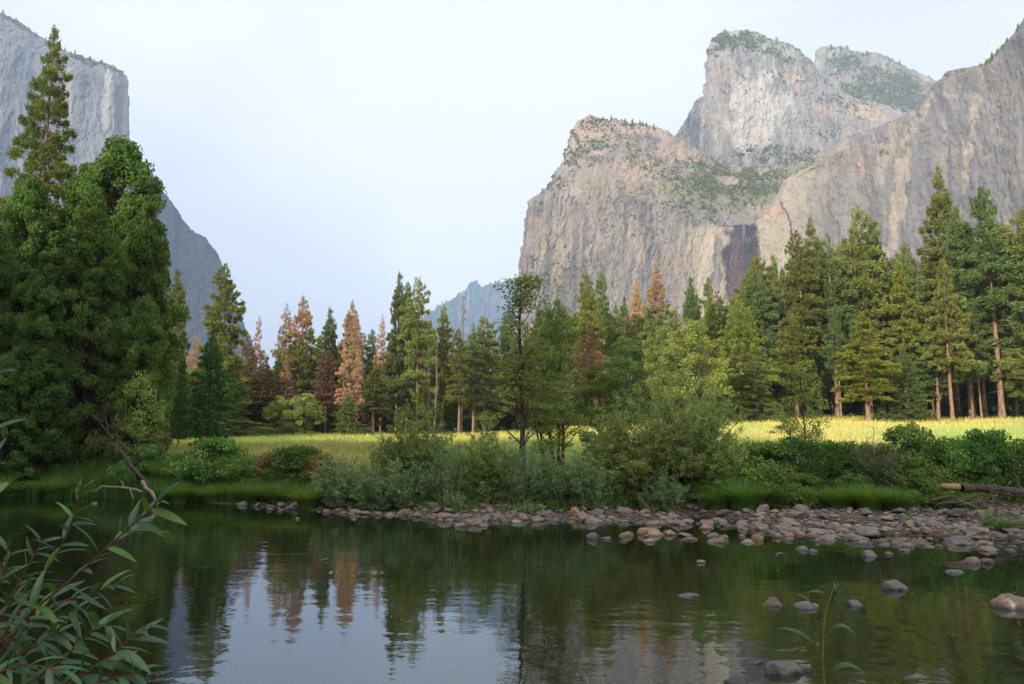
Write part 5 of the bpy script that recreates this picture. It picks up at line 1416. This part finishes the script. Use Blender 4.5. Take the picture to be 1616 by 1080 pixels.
# px, waterline row, width px, height px, colour, label  (stones standing in the water)
SET = [
 (1225, 957, 36, 20, BROWN, 'grey-brown boulder in the open river left of a flatter dark one'),
 (1275, 961, 40, 15, GREY, 'flat dark boulder touching the right side of the grey-brown boulder in the river'),
 (1353, 957, 30, 12, GREY, 'small pointed grey stone standing in the river behind the tall seedling'),
 (1418, 932, 40, 21, GREY, 'dark cone-shaped boulder with mossy top alone in the river'),
 (1511, 905, 28, 10, GREY, 'flat dark grey stone in the river between the cone-shaped and the double boulder'),
 (1538, 890, 30, 15, BROWN, 'left hump of the smooth tan double boulder in the river'),
 (1560, 890, 28, 12, BROWN, 'right hump of the smooth tan double boulder in the river'),
 (1606, 962, 52, 28, BROWN, 'brown boulder with a white bird streak cut by the right edge'),
 (1086, 943, 40, 7, GREY, 'long flat slab just breaking the water in mid river'),
 (1108, 889, 16, 7, PALE, 'tiny pale stone alone in the dark water before the tan stones'),
 (1245, 1066, 62, 30, GREY, 'big dark boulder lowest in the river beside the tall seedling stem'),
 (1274, 1060, 26, 14, GREY, 'knob leaning on the right of the big dark lowest boulder'),
 (1170, 1082, 46, 18, DARK, 'dark wet stone at the bottom of the picture left of the big dark boulder'),
 (1190, 1048, 26, 5, GREY, 'thin wet stone just awash above the big dark lowest boulder'),
 (1376, 879, 28, 14, GREY, 'angular dark stone in front of the cobble bar'),
 (1404, 876, 14, 7, GREY, 'small dark stone right of the angular one in front of the cobble bar'),
 (1430, 871, 18, 8, GREY, 'small blue-grey stone close to the edge of the cobble bar'),
 (1267, 869, 22, 9, GREY, 'blunt grey stone awash in front of the middle bar stones'),
 (1232, 876, 18, 5, GREY, 'thin grey stone awash left of the blunt grey one'),
 (1285, 872, 14, 7, GREY, 'round small grey stone awash right of the blunt grey one'),
 (1521, 861, 54, 21, GREY, 'broad dark boulder, largest on the edge of the cobble bar'),
 (513, 885, 14, 6, DARK, 'small black stone alone in the sky reflection'),
 (747, 830, 40, 20, BROWN, 'largest grey-brown boulder off the left shore under the dome-headed willow'),
 (728, 832, 22, 10, PALE, 'pale flat stone leaning on the left of the largest left-shore boulder'),
 (764, 832, 20, 10, BROWN, 'squat stone leaning on the right of the largest left-shore boulder'),
 (640, 812, 26, 14, BROWN, 'roundish boulder at the left shore before the silvery willow'),
 (614, 815, 20, 6, PALE, 'flat pale stone in shallow water left of the roundish shore boulder'),
 (814, 826, 18, 8, PALE, 'low light stone lying just off the shore below the grey-green herb'),
 (557, 821, 9, 4, PALE, 'pebble-sized pale stone furthest out from the left shore'),
 (468, 820, 9, 4, PALE, 'pebble-sized stone in still water below the drooping sedge'),
 (423, 806, 10, 6, PALE, 'small pale stone in the water below the drooping sedge tuft'),
 (442, 807, 9, 5, GREY, 'small grey stone next to the pale one below the drooping sedge'),
 (146, 796, 12, 5, PALE, 'half sunk stone below the flat grey branch'),
 (936, 851, 20, 15, GREY, 'upright dark grey stone at the left end of the row of tan stones'),
 (958, 852, 18, 7, GREY, 'low grey stone right of the upright dark grey one'),
 (990, 847, 24, 10, TAN, 'tan stone with rounded back between grey ones'),
 (985, 856, 16, 6, GREY, 'small wet grey stone in front of the rounded tan stone'),
 (1018, 844, 26, 18, TAN, 'tallest hump of the chain of light tan stones'),
 (1034, 846, 34, 16, TAN, 'broad light tan stone in the middle of the tan chain'),
 (1058, 845, 20, 12, TAN, 'egg-shaped light tan stone right of the broad tan one'),
 (1082, 847, 28, 10, TAN, 'low wedge-shaped tan stone at the right end of the tan chain'),
 (1024, 856, 22, 7, PALE, 'pale flat stone in front of the broad tan one'),
 (1020, 848, 12, 6, TAN, 'little tan stone wedged before the tallest tan hump'),
 (1092, 853, 22, 7, BROWN, 'low brown stone in front of the wedge-shaped tan stone'),
 (1115, 836, 24, 14, ORANGE, 'large orange-brown round stone behind the tan chain'),
 (1128, 850, 22, 13, GREY, 'blue-grey stone at the back of the flat cluster'),
 (1144, 851, 18, 11, BROWN, 'brown stone on top of the flat cluster of grey stones'),
 (1137, 857, 36, 10, BROWN, 'long smooth stone in front of the flat cluster'),
 (1184, 858, 26, 10, PALE, 'pale oval stone beside the upright rusty stone'),
 (1197, 853, 20, 15, ORANGE, 'upright rusty stone at the right of the flat cluster'),
 (1173, 848, 16, 6, BROWN, 'small brown stone behind the pale oval one'),
 (1229, 849, 18, 12, BROWN, 'dark reddish stone starting the middle bar'),
 (1246, 847, 20, 14, ORANGE, 'pointed rusty stone next to the dark reddish one'),
 (1245, 854, 20, 8, GREY, 'grey oval stone under the pointed rusty one'),
 (1263, 851, 14, 8, DARK, 'blackish stone right of the grey oval one'),
 (1291, 856, 11, 9, GREY, 'small blue stone standing at the edge of the middle bar'),
 (1296, 844, 30, 13, BROWN, 'broad dull pink stone on the middle bar'),
 (1366, 859, 20, 9, GREY, 'grey stone touching the water at the front of the cobble bar'),
 (1395, 858, 30, 11, DARK, 'dark wedge stone at the front of the cobble bar'),
 (1428, 860, 34, 14, BROWN, 'rounded grey-brown stone at the front of the cobble bar'),
 (1458, 858, 26, 11, BROWN, 'reddish oval stone right of the rounded grey-brown one'),
]
for i, (px, py, wp, hp, col, lab) in enumerate(SET):
    x, y = on_plane(px, py)
    x, y = float(x), float(y)
    s = y / FPX; rx = wp / 2 * s; rz = hp * s
    dep = min(rx * 0.85, rz * 1.6)
    big = 0.62
    stone(i % 12, x, y + dep * 0.8, -rz * (big - 0.5) , rx * 1.04, dep, rz * big * 1.25, lab, None, tuple(np.array(col) * (0.68 + 0.3 * ((i * 37) % 10) / 10)), 'boulder' if wp > 24 else 'stone', 'boulder' if wp > 24 else 'river_stone', yaw=(0.0 if i % 2 else PI))
# stones on dry bar, by hand
for i, (px, py, wp, hp, col, lab) in enumerate([
 (908, 811, 18, 14, ORANGE, 'round orange stone highest on the shore left of the small silver shrub'),
 (921, 815, 24, 13, BROWN, 'brown round stone right of the round orange one'),
 (1133, 795, 20, 9, GREY, 'dark stone tucked under the sedge tuft right of the biggest willow'),
 (1228, 799, 18, 11, BROWN, 'brown stone at the edge of the sedge behind the cobbles'),
 (1204, 818, 20, 10, DARK, 'dark angular stone in the middle of the back cobbles'),
 (1340, 822, 18, 9, ORANGE, 'peach coloured stone in the back cobbles'),
 (1438, 834, 22, 14, BROWN, 'reddish block standing on the cobbles right of the thin herb'),
 (1466, 838, 22, 14, BROWN, 'brown block with sharp edge on the cobbles'),
 (1452, 832, 16, 14, GREY, 'grey round stone between the reddish block and the brown block'),
 (1562, 848, 26, 10, BROWN, 'long brown stone at the right of the broad dark boulder'),
 ]):
    x, y = on_plane(px, py, 0.12); x, y = float(x), float(y); s = y / FPX; z = gzf(x, y)
    stone((i + 5) % 12, x, y + wp / 2 * s, z + hp * s * 0.42, wp / 2 * s, wp / 2 * s * 0.9, hp * s * 0.62, lab, None, col, 'stone', 'river_stone')
# the many cobbles
def cobbles():
    rg = np.random.default_rng(12)
    cand = []
    taken = []
    n_try = 0
    while len(cand) < 7200 and n_try < 300000:
        n_try += 1
        if rg.random() < 0.70:
            px = rg.uniform(1080, 1760)
        else:
            px = rg.uniform(380, 1100)
        xa = (px - CX) / FPX
        u = rg.random()
        y = 24.0
        for k in range(6):
            xb = xa * y; w_ = float(bar_w(xb)); y = float(bank_y(xb)) - (0.7 if px > 1000 else 0.35) + u * (w_ + (1.3 if px > 1000 else 0.75))
        x = xa * y
        q_ = n_try
        r = float(rg.uniform(0.14, 0.25) if q_ < 230 else rg.uniform(0.09, 0.15) if q_ < 1300 else rg.uniform(0.055, 0.09) if q_ < 3200 else rg.uniform(0.03, 0.06))
        pool = float(fbm(x * 0.45, y * 0.8, 0, 3, 44)) if px > 1050 else 1.0
        dz = gzf(x, y)
        if px > 1050 and dz < -0.05 and y - bank_y(x) > 0.4 and rg.random() < 0.9: continue
        cand.append((r, x, y))
    cand.sort(reverse=True)
    grid = {}
    keep = []
    for r, x, y in cand:
        gx, gy = int(x / 0.6), int(y / 0.6); ok = True
        for a in (-1, 0, 1):
            for b in (-1, 0, 1):
                for (r2, x2, y2) in grid.get((gx + a, gy + b), ()):
                    if (x - x2) ** 2 + (y - y2) ** 2 < ((r + r2) * 0.90) ** 2: ok = False; break
                if not ok: break
            if not ok: break
        if ok:
            grid.setdefault((gx, gy), []).append((r, x, y)); keep.append((r, x, y))
    big = keep[:225]; small = keep[225:]
    for i, (r, x, y) in enumerate(big):
        fl = rg.uniform(0.42, 0.72)
        z = max(gzf(x, y), -0.06)
        stone(int(rg.integers(12)), x, y, z + r * fl * 0.35, r * rg.uniform(0.95, 1.3), r * rg.uniform(0.75, 1.0), r * fl,
              'rounded grey or brownish cobble packed among others on the stony river bar', 'cobbles on the river bar')
    mb = MB()
    shp = [stone_shape(300 + k, ICO2, 0.4) for k in range(10)]
    ramp = np.array([(0.13, 0.115, 0.115), (0.21, 0.18, 0.165), (0.16, 0.145, 0.15), (0.25, 0.20, 0.165), (0.19, 0.165, 0.16), (0.27, 0.18, 0.125), (0.24, 0.22, 0.20)])
    for i, (r, x, y) in enumerate(small):
        a = rg.uniform(0, 6.28); fl = rg.uniform(0.4, 0.7); P = shp[i % 10] * np.array([r * rg.uniform(0.95, 1.3), r * 0.85, r * fl])
        c_, s_ = math.cos(a), math.sin(a)
        P = np.stack([P[:, 0] * c_ - P[:, 1] * s_, P[:, 0] * s_ + P[:, 1] * c_, P[:, 2]], -1)
        z = max(gzf(x, y), -0.05)
        k = ramp[rg.integers(7)] * rg.uniform(0.36, 0.80)
        T = np.broadcast_to(k * (0.6 if z < 0.0 else 1.0), (len(P), 3))
        mb.add(P + np.array([x, y, z + r * fl * 0.3]), ICO2F, T.copy())
    o = link_mesh('pebbles', np.concatenate(mb.V), np.concatenate(mb.Q), M['pebble'], None, np.concatenate(mb.T), True)
    tag(o, 'small grey and brown cobbles and gravel filling the river bar', 'pebbles', None, 'stuff')
M['pebble'] = attr_mat('pebble_stone', 0.8, 9.0, 0.3, 0.4, 0.02, 0.3)
cobbles()
# bird streak on the right boulder
for o in bpy.data.objects:
    if o.get('label', '').startswith('brown boulder with a white bird streak'): BIRD = o
def bird_streak():
    me = BIRD.data.copy(); BIRD.data = me
    V = np.array([v.co[:] for v in me.vertices])
    yaw = BIRD.rotation_euler.z
    dirc = np.array([math.cos(-yaw) * -0.25 - math.sin(-yaw) * -1.0, math.sin(-yaw) * -0.25 + math.cos(-yaw) * -1.0, 0])
    dirc /= np.linalg.norm(dirc)
    rgt = np.array([-dirc[1], dirc[0], 0])
    f = V @ dirc; s = V @ rgt
    mk = (f > 0.0) * (1 - sstep(0.05, 0.12, np.abs(s + 0.10 * V[:, 2] + 0.05 * np.sin(V[:, 2] * 9)))) * sstep(0.85, 0.6, V[:, 2]) * sstep(-0.2, 0.0, V[:, 2])
    a = me.attributes['tint'].data
    for i in range(len(V)):
        c_ = a[i].color
        a[i].color = (c_[0] * (1 - mk[i]) + 3.2 * mk[i], c_[1] * (1 - mk[i]) + 3.9 * mk[i], c_[2] * (1 - mk[i]) + 4.4 * mk[i], 1)
bird_streak()

# ------------------------------------------------------------------ foreground plants
def leaf_blade(mb, base, d, up, Ln, Wd, curl, fold, tint, segs=7):
    "a lance-shaped leaf with a folded midrib that bends down along its length"
    d = d / np.linalg.norm(d); side = np.cross(d, up); side /= np.linalg.norm(side); nrm = np.cross(side, d)
    q = np.linspace(0, 1, segs + 1)
    ang = curl * q
    fx = np.cumsum(np.concatenate([[0], np.cos(ang[1:])])) / segs * Ln; fz = -np.cumsum(np.concatenate([[0], np.sin(ang[1:])])) / segs * Ln
    wv = Wd * np.sin(np.clip(q * 0.97 + 0.03, 0, 1) ** 0.72 * PI) ** 0.85
    P = base + d * fx[:, None] + nrm * fz[:, None]
    nn = nrm * np.cos(ang)[:, None] + d * np.sin(ang)[:, None]
    Lf = P + side * wv[:, None] + nn * (wv * fold)[:, None]; Rt = P - side * wv[:, None] + nn * (wv * fold)[:, None]
    V = np.stack([Lf, P, Rt], 1).reshape(-1, 3)
    i = np.arange(segs) * 3
    Q = np.concatenate([np.stack([i, i + 1, i + 4, i + 3], -1), np.stack([i + 1, i + 2, i + 5, i + 4], -1)])
    T = np.full((len(V), 3), tint); T[1::3] *= 1.25
    mb.add(V, Q, T)
def fg_branch(root, pts, deps, r0, r1, nleaf, lpx, seed, stem='stem_red', angs=None, yel=0.15):
    rg = np.random.default_rng(seed)
    pp = at([p[0] for p in pts], [p[1] for p in pts], deps) - np.array(root.location)
    s = np.linspace(0, 1, len(pts)); q = np.linspace(0, 1, 26)
    path = np.stack([np.interp(q, s, pp[:, k]) for k in range(3)], -1)
    for _ in range(2): path[1:-1] = (path[:-2] + path[1:-1] * 2 + path[2:]) / 4
    b = empty('branch'); b.parent = root
    st = MB(); st.tube(path, np.interp(q, [0, 1], [r0, r1]), 7)
    st.build('stem', M[stem], b, True)
    lf = MB(); Y = np.mean(deps)
    for k in range(nleaf):
        t = 0.10 + 0.90 * (k + 0.5) / nleaf
        j = min(int(t * 25), 24); p = path[j]; d = norm(path[min(j + 1, 25)] - path[j - 1] if j else path[1] - path[0])
        az = k * 2.4 + rg.normal() * 0.35
        a = norm(np.cross(d, np.array([0.2, -1, 0.3]))); bb = np.cross(d, a)
        out_ = a * math.cos(az) + bb * math.sin(az)
        openk = rg.uniform(0.75, 1.5) * (1 - 0.55 * sstep(0.85, 1.0, t))
        dd = norm(d * 0.75 + out_ * openk + np.array([0.25, -0.1, 0.10]))
        upv = norm(np.array([0, -0.35, 1.0]) + rg.normal(size=3) * 0.25)
        if abs(dd @ upv) > 0.93: upv = norm(upv + np.array([0.6, 0.3, 0]))
        Ln = 1.0 * lpx / FPX * Y * rg.uniform(0.7, 1.15) * (1 - 0.35 * sstep(0.9, 1.0, t)); yl = rg.random() < yel
        tint = np.array([1.9, 1.75, 0.7]) * rg.uniform(0.7, 1.1) if yl else np.array([1, 1, 1]) * rg.uniform(0.75, 1.3)
        leaf_blade(lf, p, dd, upv, Ln, Ln * rg.uniform(0.09, 0.125), rg.uniform(0.1, 0.9), rg.uniform(0.15, 0.4), tint)
    lf.build('leaves', M['fg_leaf'], b, True)
    return b
fgY = 2.1
root = empty('willow_bush', tuple(at(-60, 1500, fgY)))
BR = [
 ([(-20, 1060), (30, 990), (60, 955), (110, 918), (160, 872), (205, 832), (238, 805), (250, 791)], 2.1, 2.0, 18, 66, 1),
 ([(-10, 1030), (20, 980), (55, 925), (95, 868), (115, 820), (124, 790), (130, 766)], 2.3, 2.25, 20, 50, 2),
 ([(40, 1120), (100, 1085), (140, 1060), (178, 1032), (205, 1008), (232, 985)], 1.95, 1.9, 13, 62, 3),
 ([(-30, 960), (0, 918), (10, 885), (15, 850)], 2.2, 2.2, 9, 48, 4),
 ([(-20, 1030), (40, 985), (100, 948), (150, 936), (192, 918)], 2.2, 2.2, 14, 48, 5),
 ([(-10, 1110), (50, 1075), (100, 1040), (130, 1008), (158, 985), (178, 988)], 2.0, 1.95, 15, 58, 6),
 ([(-40, 1080), (10, 1045), (50, 1022), (85, 1000), (104, 996)], 2.05, 2.05, 14, 52, 7),
 ([(-50, 930), (-20, 800), (-12, 700), (-16, 620), (-8, 560)], 1.8, 1.8, 12, 56, 8),
 ([(20, 1140), (90, 1100), (150, 1078), (205, 1066), (222, 1058)], 1.9, 1.9, 12, 58, 9),
 ([(-30, 1010), (10, 960), (32, 915), (52, 880), (70, 850)], 2.4, 2.4, 13, 46, 10),
 ([(-40, 1090), (0, 1060), (30, 1050), (70, 1052), (110, 1062)], 1.9, 1.85, 13, 54, 11),
 ([(-40, 1010), (-10, 985), (20, 950), (40, 935)], 2.0, 2.0, 10, 50, 12),
 ([(-30, 1000), (10, 990), (60, 985), (110, 965), (140, 962)], 2.35, 2.35, 14, 46, 13),
]
for pts, ya, yb, nl, lp, sd in BR:
    fg_branch(root, pts, np.linspace(ya, yb, len(pts)), 0.0042, 0.0014, int(nl * 1.35), lp, sd)
tag(root, 'red-stemmed willow with long narrow leaves leaning into the lower left corner', 'shrub')

def seedling():
    root = empty('willow_seedling', tuple(at(1302, 1300, 2.2)))
    pts = [(1304, 1300), (1302, 1090), (1298, 1050), (1299, 1010), (1300, 985), (1304, 960), (1311, 942), (1315, 926)]
    pp = at([p[0] for p in pts], [p[1] for p in pts], 2.2) - np.array(root.location)
    s = np.array([0, .5, .6, .7, .78, .86, .93, 1]); q = np.linspace(0, 1, 30)
    path = np.stack([np.interp(q, s, pp[:, k]) for k in range(3)], -1)
    st = MB(); st.tube(path, np.interp(q, [0, 1], [0.004, 0.0012]), 7); st.build('stem', M['stem_green'], root, True)
    lf = MB()
    o = np.array(root.location)
    def leaf(b, t, mid, wd, tint):
        "leaf from pixel b to pixel t, bowed through pixel mid"
        B, Mi, Tp = (at(*p_, 2.2 + dy) - o for p_, dy in ((b, 0.0), (mid, -0.03), (t, -0.02)))
        qq = np.linspace(0, 1, 11)[:, None]
        P = B * (1 - qq) ** 2 + (2 * Mi - (B + Tp) / 2) * 2 * qq * (1 - qq) + Tp * qq ** 2
        d = norm(np.gradient(P, axis=0)); side = norm(np.cross(d, np.array([0.0, -0.55, 0.8]))); nr = np.cross(side, d)
        wv = 0.55 * wd / FPX * 2.2 * np.sin(np.clip(qq[:, 0] * 0.97 + 0.03, 0, 1) ** 0.75 * PI) ** 0.85
        V = np.stack([P + side * wv[:, None] + nr * wv[:, None] * 0.3, P, P - side * wv[:, None] + nr * wv[:, None] * 0.3], 1).reshape(-1, 3)
        i = np.arange(10) * 3
        Q = np.concatenate([np.stack([i, i + 1, i + 4, i + 3], -1), np.stack([i + 1, i + 2, i + 5, i + 4], -1)])
        lf.add(V, Q, np.full((len(V), 3), 1.0) * np.array(tint))
    g = (0.85, 0.85, 0.45); y = (1.2, 0.9, 0.45); k = (0.6, 0.8, 0.7)
    leaf((1294, 1034), (1224, 992), (1266, 1002), 9, g)
    leaf((1300, 1001), (1354, 1012), (1330, 988), 7, y)
    leaf((1302, 1070), (1372, 1072), (1336, 1050), 8, g)
    leaf((1292, 972), (1254, 938), (1276, 948), 6, g)
    leaf((1308, 946), (1272, 937), (1292, 934), 6, y)
    leaf((1310, 952), (1315, 918), (1318, 936), 6, k)
    leaf((1292, 978), (1302, 966), (1299, 968), 7, g)
    leaf((1296, 1028), (1294, 1012), (1290, 1020), 5, y)
    leaf((1315, 930), (1326, 923), (1321, 924), 3, y)
    lf.build('leaves', M['fg_leaf'], root, True)
    tag(root, 'lone thin willow seedling with few curved leaves rising in front of the river boulders', 'plant')
seedling()

# small trees along the summits ---------------------------------------
P_['peak'] = conifer('pine_tree', 12, 2.6, 95, ['pine_cool'], 0.06, 700, 1.9, gap=2.2)
for i, (px, top, base, Y, lab) in enumerate([
  (965, 181, 191, 1722, 0), (987, 186, 196, 1728, 0), (998, 187, 197, 1730, 0), (1010, 189, 199, 1732, 0), (974, 186, 194, 1725, 0), (1032, 194, 203, 1738, 0), (1020, 192, 201, 1735, 0), (952, 183, 190, 1715, 0), (893, 252, 266, 1660, 0), (880, 268, 282, 1640, 0), (886, 262, 272, 1650, 0),
  (1557, 92, 104, 1225, 1), (1566, 82, 95, 1215, 1), (1574, 76, 86, 1205, 1), (1590, 58, 68, 1180, 1), (1548, 98, 106, 1230, 1), (1607, 36, 46, 1140, 1),
  (1368, 79, 88, 2800, 2), (1360, 81, 90, 2800, 2), (1312, 68, 76, 2800, 2), (1328, 70, 78, 2800, 2), (1335, 84, 104, 2780, 2), (1345, 84, 106, 2780, 2), (1350, 88, 108, 2770, 2), (1339, 88, 108, 2775, 2), (1420, 94, 103, 2780, 2),
  (4, 14, 24, 2465, 3), (14, 24, 30, 2468, 3), (28, 32, 40, 2475, 3), (56, 50, 56, 2482, 3), (72, 58, 66, 2489, 3), (84, 62, 72, 2492, 3), (90, 68, 76, 2494, 3), (118, 78, 88, 2501, 3), (148, 92, 100, 2509, 3), (44, 42, 48, 2481, 3), (102, 74, 81, 2497, 3)]):
    labs = [('small dark conifer on the skyline of the broad weathered rock', 'conifers on the broad rock'), ('small conifer clinging to the rim of the tan cliff', 'conifers on the tan cliff rim'),
            ('small conifer on the rounded ridge behind the tan cliff', 'conifers on the rounded ridge'), ('tiny tree on the sloping rim of the sheer pale cliff', 'trees on the pale cliff rim')][lab]
    o = PROTO['peak'] if 'peak' not in USED else copy_tree(PROTO['peak'])
    USED.add('peak')
    Y *= FAR_K; p = at(px, base + 3, Y); h = (base + 3 - top) / FPX * Y
    o.location = tuple(p); o.scale = (h / 12 * (1.1 + 0.5 * ((i * 7) % 5) / 5),) * 2 + (h / 12,); o.rotation_euler = (0, 0, i * 1.3)
    for q in ('label', 'category', 'group'):
        if q in o: del o[q]
    tag(o, labs[0], 'tree', labs[1])
for k, r in PROTO.items():
    if k not in USED:
        for ch in list(r.children): bpy.data.objects.remove(ch)
        bpy.data.objects.remove(r)

# ------------------------------------------------------------------ the evening air
HAZE = 1.4e-4
def haze():
    m, t, N, L = new_mat('haze_air')
    o = N('ShaderNodeOutputMaterial'); v = N('ShaderNodeVolumePrincipled')
    v.inputs['Color'].default_value = (0.45, 0.66, 1.0, 1); v.inputs['Density'].default_value = HAZE
    v.inputs['Anisotropy'].default_value = 0.0
    L(v.outputs[0], o.inputs['Volume'])
    x0, x1, y0, y1, z0, z1 = -4300, 4300, -1000, 5300, -40, 1080
    V = np.array([(x, y, z) for z in (z0, z1) for y in (y0, y1) for x in (x0, x1)])
    Q = np.array([(0, 2, 3, 1), (4, 5, 7, 6), (0, 1, 5, 4), (2, 6, 7, 3), (0, 4, 6, 2), (1, 3, 7, 5)])
    ob = link_mesh('haze', V, Q, m)
    tag(ob, 'thin blue evening haze filling the valley', 'haze', None, 'stuff')
haze()
